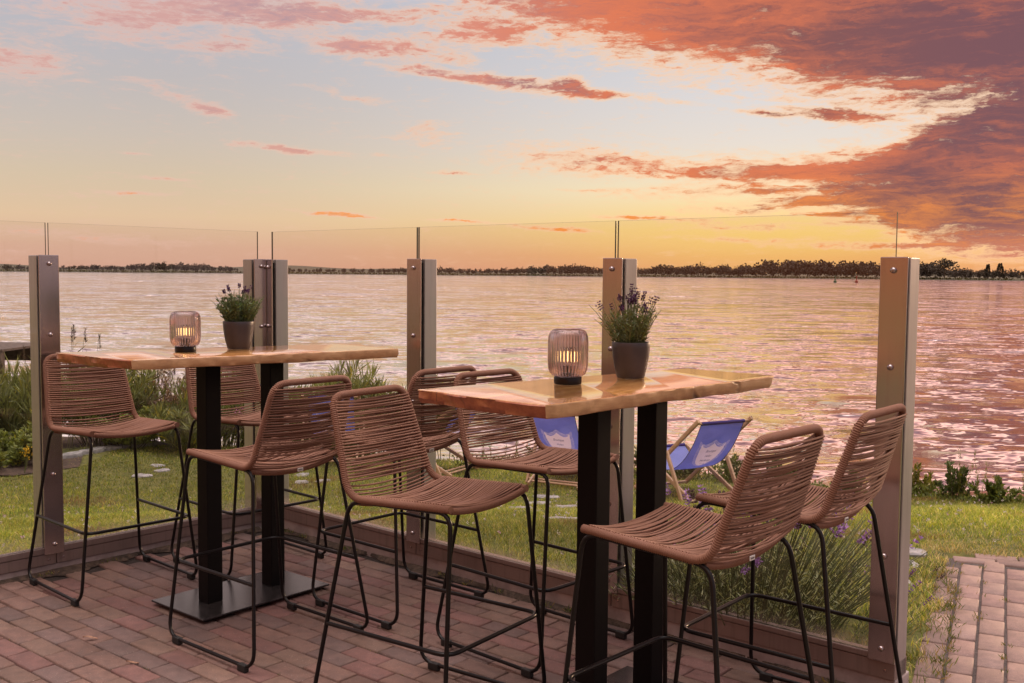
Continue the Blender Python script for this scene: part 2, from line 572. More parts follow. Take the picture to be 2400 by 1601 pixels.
M['sand'] = soil_mat('jointing sand', (0.018, 0.012, 0.010, 1), (0.055, 0.037, 0.030, 1), 90)
M['soil'] = soil_mat('garden soil', (0.03, 0.02, 0.014, 1), (0.11, 0.07, 0.05, 1), 40)
M['lawn'] = soil_mat('lawn floor', (0.07, 0.075, 0.018, 1), (0.17, 0.16, 0.04, 1), 14)
M['concrete'] = mat_simple('concrete kerb', (0.34, 0.28, 0.27, 1), 0.9, 0, 9, 0.25, 0.5, 120)
M['granite'] = mat_simple('grey stone', (0.27, 0.255, 0.255, 1), 0.85, 0, 14, 0.35, 0.8, 60)
M['black_steel'] = mat_simple('black powder coat', (0.006, 0.005, 0.0055, 1), 0.28, 0, 400, 0.2, spec=0.30)
M['column'] = mat_simple('matt black column', (0.006, 0.005, 0.0055, 1), 0.55, 0, 400, 0.2, spec=0.12)
M['rubber'] = mat_simple('black rubber', (0.012, 0.012, 0.012, 1), 0.7)
M['plate_steel'] = mat_simple('matt black plate', (0.022, 0.019, 0.019, 1), 0.26, 0, 30, 0.4)
M['white_plastic'] = mat_simple('white label', (0.8, 0.78, 0.76, 1), 0.5)
M['label_ink'] = mat_simple('label ink', (0.03, 0.03, 0.04, 1), 0.6)
M['pot'] = mat_simple('taupe glazed pot', (0.042, 0.034, 0.040, 1), 0.42, 0, 20, 0.12)
M['wood_pale'] = None
M['bark'] = mat_simple('twig bark', (0.09, 0.065, 0.04, 1), 0.85, 0, 30, 0.3)
M['jetty'] = mat_simple('weathered jetty wood', (0.11, 0.085, 0.075, 1), 0.9, 0, 12, 0.35, 0.5, 40)


# brushed stainless cover plates, with faint vertical staining
def steel(name, c, rough, metal=1.0, dirt=0.25):
    m, t, o = new_mat(name)
    co = t.coord('Object')
    st = t.noise(t.mapping(co, sca=(45, 45, 2.2)), 1.0, 5, 0.65)
    cl = t.noise(t.mapping(co, sca=(4, 4, 1.6)), 1.0, 3, 0.5)
    sp_ = t.noise(co, 60, 4, 0.7)
    cc = t.mix(t.m('MULTIPLY', t.rng(st, 0.46, 0.8), dirt), c, tuple(x * 0.45 for x in c[:3]) + (1,))
    cc = t.mix(t.m('MULTIPLY', t.rng(cl, 0.45, 0.75), dirt), cc, tuple(x * 0.6 for x in c[:3]) + (1,))
    cc = t.mix(t.m('MULTIPLY', t.rng(sp_, 0.64, 0.76), dirt), cc, (0.12, 0.08, 0.06, 1))
    rr = t.m('ADD', t.m('MULTIPLY', st, 0.10), rough)
    principled(t, o, Base_Color=cc, Roughness=rr, Metallic=metal)
    return m


M['steel'] = steel('brushed stainless', (0.56, 0.50, 0.49, 1), 0.17, 1.0, 0.22)
M['alu'] = steel('dull aluminium profile', (0.46, 0.45, 0.46, 1), 0.34, 0.8, 0.3)
M['rail'] = steel('bronze anodised rail', (0.28, 0.21, 0.19, 1), 0.5, 0.55, 0.5)
M['bolt'] = steel('bolt steel', (0.42, 0.36, 0.36, 1), 0.2, 1.0, 0.2)


# glass pane: flat faces pass light straight, edges are greenish
def glass_mats():
    m, t, o = new_mat('fence glass')
    ge = t.node('ShaderNodeNewGeometry')
    cs = t.m('ABSOLUTE', t.vm('DOT_PRODUCT', ge.outputs['Normal'], ge.outputs['Incoming']))
    frs = t.m('ADD', 0.035, t.m('MULTIPLY', 0.9, t.m('POWER', t.m('SUBTRACT', 1.0, cs, clamp=True), 5.0)))
    tr = t.node('ShaderNodeBsdfTransparent'); tr.inputs[0].default_value = (0.985, 0.98, 0.965, 1)
    gl_ = t.node('ShaderNodeBsdfGlossy'); gl_.inputs['Roughness'].default_value = 0.0
    mx = t.node('ShaderNodeMixShader')
    t.l.new(frs, mx.inputs[0])
    t.l.new(tr.outputs[0], mx.inputs[1]); t.l.new(gl_.outputs[0], mx.inputs[2])
    # dust: dried spots and a grimy band along the bottom edge
    co = t.coord('Object')
    z = t.sep(co)[2]
    nn = t.noise(co, 38, 5, 0.75)
    spots = t.rng(t.noise(co, 85, 2, 0.5), 0.74, 0.80)
    patch = t.rng(t.noise(co, 3.0, 2, 0.5), 0.52, 0.70)
    band = t.m('MULTIPLY', t.rng(z, 0.215, 0.135), t.rng(nn, 0.30, 0.75))
    du = t.m('ADD', t.m('MULTIPLY', t.m('MULTIPLY', spots, patch), 0.45), t.m('MULTIPLY', band, 0.55))
    du = t.m('ADD', du, 0.005, clamp=True)
    df = t.node('ShaderNodeBsdfDiffuse'); df.inputs[0].default_value = (0.55, 0.48, 0.42, 1)
    tl = t.node('ShaderNodeBsdfTranslucent'); tl.inputs[0].default_value = (0.6, 0.52, 0.45, 1)
    ad = t.node('ShaderNodeMixShader'); ad.inputs[0].default_value = 0.5
    t.l.new(df.outputs[0], ad.inputs[1]); t.l.new(tl.outputs[0], ad.inputs[2])
    mx2 = t.node('ShaderNodeMixShader')
    t.l.new(du, mx2.inputs[0]); t.l.new(mx.outputs[0], mx2.inputs[1]); t.l.new(ad.outputs[0], mx2.inputs[2])
    t.l.new(mx2.outputs[0], o.inputs[0])
    e, t, o = new_mat('glass edge')
    principled(t, o, Base_Color=(0.045, 0.045, 0.033, 1), Roughness=0.2)
    return m, e


M['glass'], M['glass_edge'] = glass_mats()


# rope
def rope_mat():
    m, t, o = new_mat('brown woven rope')
    co = t.coord('Object')
    n = t.noise(co, 700, 3, 0.6)
    n2 = t.noise(co, 18, 3, 0.5)
    c = t.mix(n, (0.15, 0.070, 0.045, 1), (0.335, 0.170, 0.112, 1))
    c = t.mix(t.rng(n2, 0.3, 0.75, 0.0, 0.28), c, (0.30, 0.17, 0.14, 1))
    b = principled(t, o, Base_Color=c, Roughness=0.82)
    b.inputs['Sheen Weight'].default_value = 0.15
    b.inputs['Sheen Tint'].default_value = (1.0, 0.75, 0.62, 1)
    b.inputs['Specular IOR Level'].default_value = 0.25
    t.l.new(t.bump(n, 0.5, 0.001), b.inputs['Normal'])
    return m


M['rope'] = rope_mat()


# varnished table wood (grain along local x)
def wood_top(name, a, b_, rough, coat, edge=False):
    m, t, o = new_mat(name)
    co = t.coord('Object')
    wv_ = t.noise(t.mapping(co, sca=(2.0, 7, 7)), 1.0, 3, 0.5, out=1)
    p = t.vm('ADD', co, t.scale(t.vm('SUBTRACT', wv_, (0.5, 0.5, 0.5)), 0.06))
    g1 = t.noise(t.mapping(p, sca=(2.2, 34, 34)), 1.0, 5, 0.6)
    g2 = t.noise(t.mapping(p, sca=(9, 260, 260)), 1.0, 3, 0.6)
    bl = t.noise(co, 7 if not edge else 16, 4, 0.6)
    f = t.m('ADD', t.m('MULTIPLY', g1, 0.75), t.m('MULTIPLY', g2, 0.25))
    c = t.mix(t.rng(f, 0.3, 0.7), a, b_)
    c = t.mix(t.m('MULTIPLY', t.rng(bl, 0.45, 0.7), 0.45), c, tuple(x * 0.62 for x in a[:3]) + (1,))
    # narrow drying cracks following the grain
    ck = t.noise(t.mapping(p, loc=(4, 2, 0), sca=(0.9, 15, 1.0)), 1.0, 2, 0.5)
    ck = t.m('ABSOLUTE', t.m('SUBTRACT', ck, 0.5))
    pt = t.noise(t.mapping(co, sca=(2.5, 5, 1)), 1.0, 2, 0.5)
    crack = t.m('MULTIPLY', t.rng(ck, 0.012, 0.004), t.rng(pt, 0.55, 0.62))
    c = t.mix(crack, c, (0.05, 0.022, 0.012, 1))
    b = principled(t, o, Base_Color=c, Roughness=rough)
    b.inputs['Coat Weight'].default_value = coat
    b.inputs['Coat Roughness'].default_value = 0.06
    b.inputs['Coat IOR'].default_value = 1.85 if not edge else 1.5
    h = t.m('SUBTRACT', t.m('ADD', t.m('MULTIPLY', g1, 0.6), t.m('MULTIPLY', bl, 1.2)), t.m('MULTIPLY', crack, 2.0))
    t.l.new(t.bump(h, 0.22 if not edge else 0.6, 0.004), b.inputs['Normal'])
    t.l.new(t.bump(h, 0.10, 0.004), b.inputs['Coat Normal'])
    return m


M['top'] = wood_top('varnished slab top', (0.42, 0.165, 0.045, 1), (0.74, 0.40, 0.13, 1), 0.22, 1.0)
M['top_side'] = wood_top('slab long edge', (0.50, 0.26, 0.12, 1), (0.66, 0.40, 0.20, 1), 0.45, 0.35, True)
M['top_end'] = wood_top('slab end grain', (0.27, 0.075, 0.032, 1), (0.44, 0.15, 0.065, 1), 0.42, 0.4, True)
M['wood_pale'] = wood_top('pale beech', (0.46, 0.29, 0.18, 1), (0.60, 0.41, 0.27, 1), 0.6, 0.0)


def leaf_mat(name, trans=0.35, rough=0.5, tint=(1.3, 1.25, 0.6)):
    m, t, o = new_mat(name)
    c = t.node('ShaderNodeAttribute', attribute_name='Col').outputs[0]
    b = t.node('ShaderNodeBsdfPrincipled')
    t.l.new(c, b.inputs['Base Color']); b.inputs['Roughness'].default_value = rough
    b.inputs['Specular IOR Level'].default_value = 0.35
    tl = t.node('ShaderNodeBsdfTranslucent')
    t.l.new(t.vm('MULTIPLY', c, tint), tl.inputs[0])
    mx = t.node('ShaderNodeMixShader'); mx.inputs[0].default_value = trans
    t.l.new(b.outputs[0], mx.inputs[1]); t.l.new(tl.outputs[0], mx.inputs[2])
    t.l.new(mx.outputs[0], o.inputs[0])
    return m


M['leaf'] = leaf_mat('green leaf')
M['grass'] = leaf_mat('grass blade', 0.4, 0.6)
M['flower'] = leaf_mat('flower', 0.25, 0.7, (1.0, 0.9, 1.1))
M['far'] = leaf_mat('distant foliage', 0.1, 0.9)

# ----------------------------------------------------------------- terrain
SHORE = np.array([(-90, 34), (-40, 24), (-12, 15.6), (-5, 13.6), (0, 12.35), (2.5, 11.7), (4.2, 10.5), (4.75, 9.1), (5.6, 7.7), (9, 5.0), (30, -10), (90, -50)], float)


def shore_d(x, y):
    """signed distance to the shore line, positive on the water side"""
    x = np.asarray(x, float); y = np.asarray(y, float)
    best = np.full(x.shape, 1e9); sgn = np.ones(x.shape)
    for a, b in zip(SHORE[:-1], SHORE[1:]):
        ab = b - a
        t = np.clip(((x - a[0]) * ab[0] + (y - a[1]) * ab[1]) / (ab @ ab), 0, 1)
        qx, qy = x - (a[0] + t * ab[0]), y - (a[1] + t * ab[1])
        dd = np.hypot(qx, qy)
        cr_ = ab[0] * (y - a[1]) - ab[1] * (x - a[0])
        u_ = dd < best
        best = np.where(u_, dd, best); sgn = np.where(u_, np.sign(cr_), sgn)
    return best * sgn


def smooth(t):
    t = np.clip(t, 0, 1)
    return t * t * (3 - 2 * t)


def terr(x, y):
    x = np.asarray(x, float); y = np.asarray(y, float)
    k = (y - 0.117 * x - 5.2) / 5.0
    k = np.clip(k, 0, 1.15)
    z = -0.85 * (smooth(k / 1.15) * 0.35 + np.minimum(1, k) * 0.65)
    z = z + 0.012 * np.sin(x * 2.1 + y) + 0.01 * np.sin(y * 3.3 - x * 1.7)
    return z - 1.25 * smooth((shore_d(x, y) - 0.1) / 1.8)


WATER_Z = -1.6
# fence frames
RO = np.array([-0.461, 5.017]); RU = np.array([math.cos(R(-41.03)), math.sin(R(-41.03))]); RN = np.array([-RU[1], RU[0]])
LO = np.array([-2.186, 4.886]); LU = np.array([math.cos(R(48.5)), math.sin(R(48.5))]); LN = np.array([-LU[1], LU[0]])


def in_patio(x, y, m=0.0):
    a = (x - RO[0]) * RN[0] + (y - RO[1]) * RN[1]
    b = (x - LO[0]) * LN[0] + (y - LO[1]) * LN[1]
    s = (x - RO[0]) * RU[0] + (y - RO[1]) * RU[1]
    return (a < -m) & (b < -m) & (s < 2.38 - m) & (y > -2.5)


PD = np.array([math.cos(R(64.6)), math.sin(R(64.6))]); PN = np.array([PD[1], -PD[0]])
PA = np.array([1.565, 3.66])          # a joint line of the path


def path_uv(x, y):
    return (x - PA[0]) * PD[0] + (y - PA[1]) * PD[1], (x - PA[0]) * PN[0] + (y - PA[1]) * PN[1]


def in_path(x, y, m=0.0):
    u, v = path_uv(x, y)
    return (u < 1.90 + m + 0.12 * v) & (u > -6) & (v > -0.10 - m) & (v < 1.6 + m)


def grid_sheet(name, xs, ys, zf, mat):
    X, Y = np.meshgrid(xs, ys)
    Z = zf(X, Y)
    V = np.stack([X.ravel(), Y.ravel(), Z.ravel()], 1)
    nx, ny = len(xs), len(ys)
    i = np.arange(ny - 1)[:, None] * nx + np.arange(nx - 1)[None]
    F = np.stack([i, i + 1, i + nx + 1, i + nx], -1).reshape(-1, 4)
    return np_mesh(name, V, F, mat, smooth=True)


xs = np.unique(np.concatenate([np.linspace(-90, -12, 40), np.linspace(-12, 10, 150), np.linspace(10, 90, 40)]))
ys = np.unique(np.concatenate([np.linspace(-70, 0, 20), np.linspace(0, 18, 130), np.linspace(18, 40, 40)]))


def lawn_z(X, Y):
    z = terr(X, Y)
    hide = in_patio(X, Y, 0.0) | in_path(X, Y, -0.05)
    return np.where(hide, z - 0.06, z)


tag(grid_sheet('lawn', xs, ys, lawn_z, M['lawn']), kind='structure')


# bedding sand under the paving
def poly_sheet(name, pts, z, mat):
    mb = MB()
    mb.add([(p[0], p[1], z) for p in pts], [tuple(range(len(pts)))])
    return mb.build(name, mat)


cornr = RO + RU * -1.2
pend = RO + RU * 2.40
lend = LO + LU * -6.5
tag(poly_sheet('patio_bed', [lend, lend + np.array([3.6, -4.2]), (1.0, -2.4), (1.4, 1.0), pend, cornr], -0.011, M['sand']), kind='structure')
q = [PA + PD * a + PN * b for a, b in ((-5, -0.08), (-5, 1.58), (1.99, 1.58), (1.80, -0.08))]
tag(poly_sheet('path_bed', q, -0.0105, soil_mat('path joint sand', (0.075, 0.058, 0.053, 1), (0.155, 0.122, 0.112, 1), 90)), kind='structure')


def bricks(name, items):
    """items: (cx, cy, ux, uy, len, wid, z, tilt_a, tilt_b, color)"""
    V, F, Cc = [], [], []
    b = 0.004
    for cx, cy, ux, uy, ln, wd, z, ta, tb, c in items:
        hl, hw = ln / 2, wd / 2
        base = len(V)
        for (a, e, dz) in ((hl, hw, -0.02), (hl, hw, -b), (hl - b, hw - b, 0)):
            for sx, sy in ((-1, -1), (1, -1), (1, 1), (-1, 1)):
                jx, jy = (random.uniform(-.0012, .0012), random.uniform(-.0012, .0012)) if dz > -0.01 else (0, 0)
                lx, ly = sx * a + jx, sy * e + jy
                V.append((cx + lx * ux - ly * uy, cy + lx * uy + ly * ux, z + dz + ta * lx + tb * ly))
                Cc.append(c)
        for r_ in (0, 4):
            for k in range(4):
                F.append((base + r_ + k, base + r_ + (k + 1) % 4, base + r_ + 4 + (k + 1) % 4, base + r_ + 4 + k))
        F.append((base + 8, base + 9, base + 10, base + 11))
    return np_mesh(name, V, F, M['brick'], colors=np.array(Cc))


def brick_col(pink=0.0):
    k = random.uniform(0.82, 1.15)
    t = random.random()
    a = np.array((0.250, 0.142, 0.112)); b_ = np.array((0.205, 0.128, 0.112)); c = np.array((0.270, 0.162, 0.122)); e = np.array((0.250, 0.122, 0.105))
    base = (a, b_, c, e)[0 if t < .4 else 1 if t < .6 else 2 if t < .82 else 3]
    base = base * (1 - pink) + np.array((0.345, 0.235, 0.205)) * pink
    return tuple(base * k * (0.68 if pink < .3 else 0.88))


items = []
yaw = -0.6942
ux, uy = math.cos(yaw), math.sin(yaw)
BL, BW = 0.2, 0.0947
for j in range(-60, 30):
    off = (0.0 if j % 2 == 0 else 0.5) + random.uniform(-.04, .04)
    for i in range(-40, 50):
        a = (i + off + 0.5) * BL; bb = (j + 0.5) * BW
        cx = -1.8955 + a * ux - bb * uy; cy = 3.9215 + a * uy + bb * ux
        if cy < -2.2 or cx < -5.5: continue
        if not in_patio(np.array(cx), np.array(cy), 0.045): continue
        gap = random.uniform(.006, .010)
        items.append((cx, cy, ux, uy, BL - gap, BW - random.uniform(.006, .010), random.uniform(-.002, .0015), random.uniform(-.008, .008), random.uniform(-.012, .012), brick_col(0.05)))
tag(bricks('patio_paving', items), kind='structure')

items = []
px_, py_ = PD
for cidx in range(-1, 15):
    off = 0.5 * (cidx % 2) + random.uniform(-.06, .06)
    for i in range(-30, 12):
        u = (i + off) * 0.2; v = (cidx + 0.5) * 0.103
        if u > 1.74 + 0.12 * v - 0.06 or u < -5: continue
        if cidx == -1 and random.random() < 0.08 and u < 1: continue
        gx = 0.012 if random.random() < .3 else 0.004
        p = PA + PD * u + PN * v
        items.append((p[0], p[1], px_, py_, 0.2 - random.uniform(.012, .017), 0.103 - random.uniform(.009, .013), random.uniform(-.003, .002), random.uniform(-.008, .008), random.uniform(-.012, .012), brick_col(0.62)))
# soldier row closing the path
eu = unit(PN + PD * 0.12)
for i in range(0, 8):
    for rw in (0, 1):
        v = (i + 0.5 * rw) * 0.204 + 0.06
        p = PA + PD * (1.80 + rw * 0.098 + 0.12 * v - 0.02) + PN * v
        items.append((p[0], p[1], eu[0], eu[1], 0.197, 0.09, random.uniform(-.002, .002), 0, 0, brick_col(0.62)))
tag(bricks('garden_path', items), kind='structure')

# ------------------------------------------------------------------- water
def make_water():
    nr, na = 520, 420
    r = 9.0 * (2600.0 / 9.0) ** (np.linspace(0, 1, nr) ** 1.25)
    a = np.radians(np.linspace(-62, 62, na))
    RR, AA = np.meshgrid(r, a, indexing='ij')
    X, Y = RR * np.sin(AA), RR * np.cos(AA)
    dr = np.gradient(r)[:, None]
    Z = np.zeros_like(X)
    g = np.random.default_rng(5)
    for k in range(46):
        lam = 0.45 * (5.0 / 0.45) ** g.random()
        th = R(80) + g.normal() * 0.42          # waves run towards / away, slightly from the left
        amp = 0.0024 * lam ** 0.7
        ph = g.random() * 6.28
        kx, ky = math.cos(th) * 2 * math.pi / lam, math.sin(th) * 2 * math.pi / lam
        s = np.sin(kx * X + ky * Y + ph)
        fade = np.clip((lam / np.maximum(dr, RR * 0.0052 * 0.6) - 2.2) / 3.0, 0, 1)
        Z += amp * (s + 0.35 * (s * s - 0.5)) * fade
    env = 0.8 + 0.35 * np.sin(X * 0.11 + 1.3) * np.sin(Y * 0.07)
    Z = Z * env + WATER_Z
    V = np.stack([X.ravel(), Y.ravel(), Z.ravel()], 1)
    i = np.arange(nr - 1)[:, None] * na + np.arange(na - 1)[None]
    F = np.stack([i, i + na, i + na + 1, i + 1], -1).reshape(-1, 4)
    m, t, o = new_mat('lake water')
    geo = t.node('ShaderNodeNewGeometry')
    pos = geo.outputs['Position']
    dist = t.vm('LENGTH', pos)
    acc = None
    for sc_, amp, det, fade0 in ((1.7, 1.05, 3, 0), (3.9, 0.80, 2, 0), (0.80, 1.0, 2, 18), (0.36, 1.15, 2, 40), (0.16, 1.2, 2, 85), (0.07, 1.1, 2, 190)):
        nc = t.noise(t.mapping(pos, rot=(0, 0, R(-8)), sca=(0.58, 1.0, 1.0)), sc_, det, 0.6, 0.15, out=1)
        v = t.vm('MULTIPLY', t.vm('SUBTRACT', nc, (0.5, 0.5, 0.5)), (0.55, 1.0, 0.0))
        kf = amp if fade0 == 0 else t.rng(dist, fade0 * 0.35, fade0 * 1.6, 0.0, amp)
        v = t.scale(v, kf)
        acc = v if acc is None else t.vm('ADD', acc, v)
    nrm = t.vm('NORMALIZE', t.vm('ADD', geo.outputs['Normal'], acc))
    gls = t.node('ShaderNodeBsdfGlossy'); gls.inputs['Roughness'].default_value = 0.085
    gls.inputs['Color'].default_value = (1.0, 0.97, 0.95, 1)
    t.l.new(nrm, gls.inputs['Normal'])
    dif = t.node('ShaderNodeBsdfDiffuse'); dif.inputs[0].default_value = (0.11, 0.072, 0.078, 1)
    fr = t.node('ShaderNodeFresnel'); fr.inputs[0].default_value = 1.36
    t.l.new(nrm, fr.inputs['Normal'])
    mx = t.node('ShaderNodeMixShader')
    t.l.new(t.rng(fr.outputs[0], 0.08, 0.46, 0.38, 1.0, 'LINEAR'), mx.inputs[0])
    t.l.new(dif.outputs[0], mx.inputs[1]); t.l.new(gls.outputs[0], mx.inputs[2])
    t.l.new(mx.outputs[0], o.inputs[0])
    ob = np_mesh('lake_water', V, F, m, smooth=True)
    tag(ob, kind='structure')


make_water()

# ---------------------------------------------------------------- far shore
def far_shore():
    az_ = np.linspace(-50, 50, 400)
    V, F = [], []
    g = np.random.default_rng(3)
    prof = [(0, -0.4), (6, 0.5), (30, 1.6), (80, 2.2), (700, 5.0), (1500, 9.0), (2600, 16.0)]
    for a in az_:
        r0 = 1190 + 25 * math.sin(a * 0.7) + 14 * math.sin(a * 2.3 + 1)
        for dr_, z in prof:
            hill = 0
            if dr_ > 1000:
                hill = 3 * math.exp(-((a + 8) / 3.0) ** 2) + 4 * math.sin(a * 0.35) + 4 * math.sin(a * 0.9)
            V.append(((r0 + dr_) * math.sin(R(a)), (r0 + dr_) * math.cos(R(a)), WATER_Z + z + hill))
    n = len(prof)
    for i in range(len(az_) - 1):
        for k in range(n - 1):
            F.append((i * n + k, i * n + k + 1, (i + 1) * n + k + 1, (i + 1) * n + k))
    m = soil_mat('far meadow', (0.055, 0.05, 0.028, 1), (0.08, 0.07, 0.04, 1), 0.02)
    tag(np_mesh('far_shore', V, F, m, smooth=True), kind='structure')


far_shore()


def crown_leaves(c, rx, rz, n, size, colr, g, jit=0.25):
    """ragged crown: leaf-clump faces spread over several lobes"""
    Ps = []
    nl = g.integers(4, 7)
    for k in range(nl):
        o = np.array((g.normal() * rx * .42, g.normal() * rx * .42, g.uniform(-.35, .5) * rz))
        rr = g.uniform(.45, .75)
        d_ = unit(g.normal(size=(n // nl, 3)))
        rad = g.uniform(.65, 1.05, (n // nl, 1))
        Ps.append(o + d_ * rad * np.array((rx * rr, rx * rr, rz * rr)))
    P_ = np.concatenate(Ps) + np.array(c)
    D = unit(g.normal(size=P_.shape) + np.array((0, 0, .3)))
    V, F = leaf_quads(P_, D, size * g.uniform(.6, 1.3, len(P_)), size * g.uniform(.6, 1.1, len(P_)))
    k = g.uniform(1 - jit, 1 + jit, (len(P_), 1))
    C_ = np.repeat(np.array(colr) * k, 4, 0)
    return V, F, C_


def far_wood():
    g = np.random.default_rng(21)
    # azimuth (deg) -> tree height (m)
    prof = [(-45, 6), (-26.5, 6), (-24, 4.5), (-22, 7), (-20.5, 6), (-19, 10), (-17, 9), (-16, 7), (-14.5, 4.5), (-12, 5), (-8, 5), (-6, 6), (-5, 9), (-4.5, 11), (-4, 7), (-2, 6), (0, 8), (2, 11), (4, 13), (4.6, 9), (7, 9),
            (8, 13), (9, 11), (10, 14), (12, 12), (13, 14), (14, 19), (16, 18.5), (18, 17.5), (20, 18), (22, 17.5), (22.7, 12), (23, 11), (25, 9.5), (27, 11), (30, 14), (45, 12)]
    pa = np.array(prof, float)
    Vs, Fs, Cs = [], [], []
    base = 0
    a = -44.0
    while a < 44:
        for row in (0, 1, 2):
            h = np.interp(a, pa[:, 0], pa[:, 1]) * g.uniform(.72, 1.08) * (0.8 if row == 0 else 1.0)
            if h < 5 and row == 2: continue
            r0 = 1225 + row * 34 + g.uniform(-8, 8)
            aa = a + g.uniform(-.15, .15)
            x, y = r0 * math.sin(R(aa)), r0 * math.cos(R(aa))
            rx = h * g.uniform(.36, .52)
            z0 = WATER_Z + 2.0
            c0 = np.array((0.075, 0.058, 0.046)) * g.uniform(.75, 1.25)
            V, F, C_ = crown_leaves((x, y, z0 + h * .52), rx, h * .5, 120, h * .17, c0, g)
            Vs.append(V); Fs.append(F + base); Cs.append(C_); base += len(V)
        a += g.uniform(.28, .5) * (0.75 if abs(a) > 26 else 0.62)
    # reeds fringe on the shore
    n = 5000
    aa = g.uniform(-44, 44, n); rr = 1188 + g.uniform(0, 40, n) + 25 * np.sin(aa * 0.7) + 14 * np.sin(aa * 2.3 + 1)
    P_ = np.stack([rr * np.sin(np.radians(aa)), rr * np.cos(np.radians(aa)), np.full(n, WATER_Z + .3)], 1)
    V, F = leaf_quads(P_, np.array((0, 0, 1.0)) + g.normal(size=(n, 3)) * .25, g.uniform(1.5, 3.2, n), 1.6)
    Vs.append(V); Fs.append(F + base); Cs.append(np.repeat(np.array((0.10, 0.09, 0.035)) * g.uniform(.7, 1.2, (n, 1)), 4, 0))
    o = np_mesh('far_wood', np.concatenate(Vs), np.concatenate(Fs), M['far'], colors=np.concatenate(Cs))
    tag(o, 'dark line of woods along the far shore of the lake', 'woods', kind='stuff')


far_wood()


def far_tree(label, a, r0, h, rx, shape, seed):
    g = np.random.default_rng(seed)
    x, y = r0 * math.sin(R(a)), r0 * math.cos(R(a))
    t = thing('distant_tree', label, 'tree', (x, y, WATER_Z + 1.5), 0, 'single trees on the far shore')
    mb = MB(); mb.tube([(0, 0, 0), (.2, 0, h * .4), (0, 0, h * .8)], [h * .03, h * .025, h * .01], 6)
    mb.build('trunk', M['bark'], t)
    if shape == 'cone':
        n = 320
        z = g.uniform(.12, 1.0, n) ** 0.9
        th = g.uniform(0, 6.28, n)
        rr = rx * (1.02 - z) * g.uniform(.5, 1.0, n)
        P_ = np.stack([rr * np.cos(th), rr * np.sin(th), z * h], 1)
        V, F = leaf_quads(P_, np.stack([np.cos(th), np.sin(th), np.full(n, -.1)], 1) + g.normal(size=(n, 3)) * .4, h * .13, h * .09)
        C_ = np.repeat(np.array((0.055, 0.045, 0.032)) * g.uniform(.7, 1.3, (n, 1)), 4, 0)
    else:
        V, F, C_ = crown_leaves((0, 0, h * .68), rx, h * .36, 380, h * .12, (0.06, 0.048, 0.033), g)
    np_mesh('crown', V, F, M['far'], t, colors=C_)


far_tree('broad round-crowned tree rising behind the right end of the glass screen', 22.55, 1180, 19, 12, 'round', 1)
far_tree('narrow pointed conifer, left of the pair near the right edge', 24.55, 1210, 15.5, 3.2, 'cone', 2)
far_tree('wider pointed conifer, right of the pair near the right edge', 25.1, 1215, 16.5, 6.5, 'cone', 3)


def buoy(label, x, y, c):
    t = thing('channel_buoy', label, 'buoy', (x, y, WATER_Z), 0, 'channel buoys in the lake')
    m = mat_simple('buoy paint', c, 0.6)
    mb = MB(); mb.lathe([(.75, -.3), (.8, .3), (.7, .9), (.25, 1.2)], 14); mb.build('float', m, t, 40)
    mb = MB(); mb.lathe([(.24, 1.2), (.2, 2.4), (.3, 2.45), (.28, 3.2), (.05, 3.4)], 10); mb.build('top_mark', m, t, 40)


buoy('green channel buoy, left of the two far out on the water', 153.6, 495, (0.03, 0.09, 0.04, 1))
buoy('red channel buoy, right of the two far out on the water', 163.8, 495, (0.24, 0.035, 0.02, 1))

# -------------------------------------------------------------- glass screens
def place(o, org, u):
    o.location = (org[0], org[1], 0)
    o.rotation_euler = (0, 0, math.atan2(u[1], u[0]))


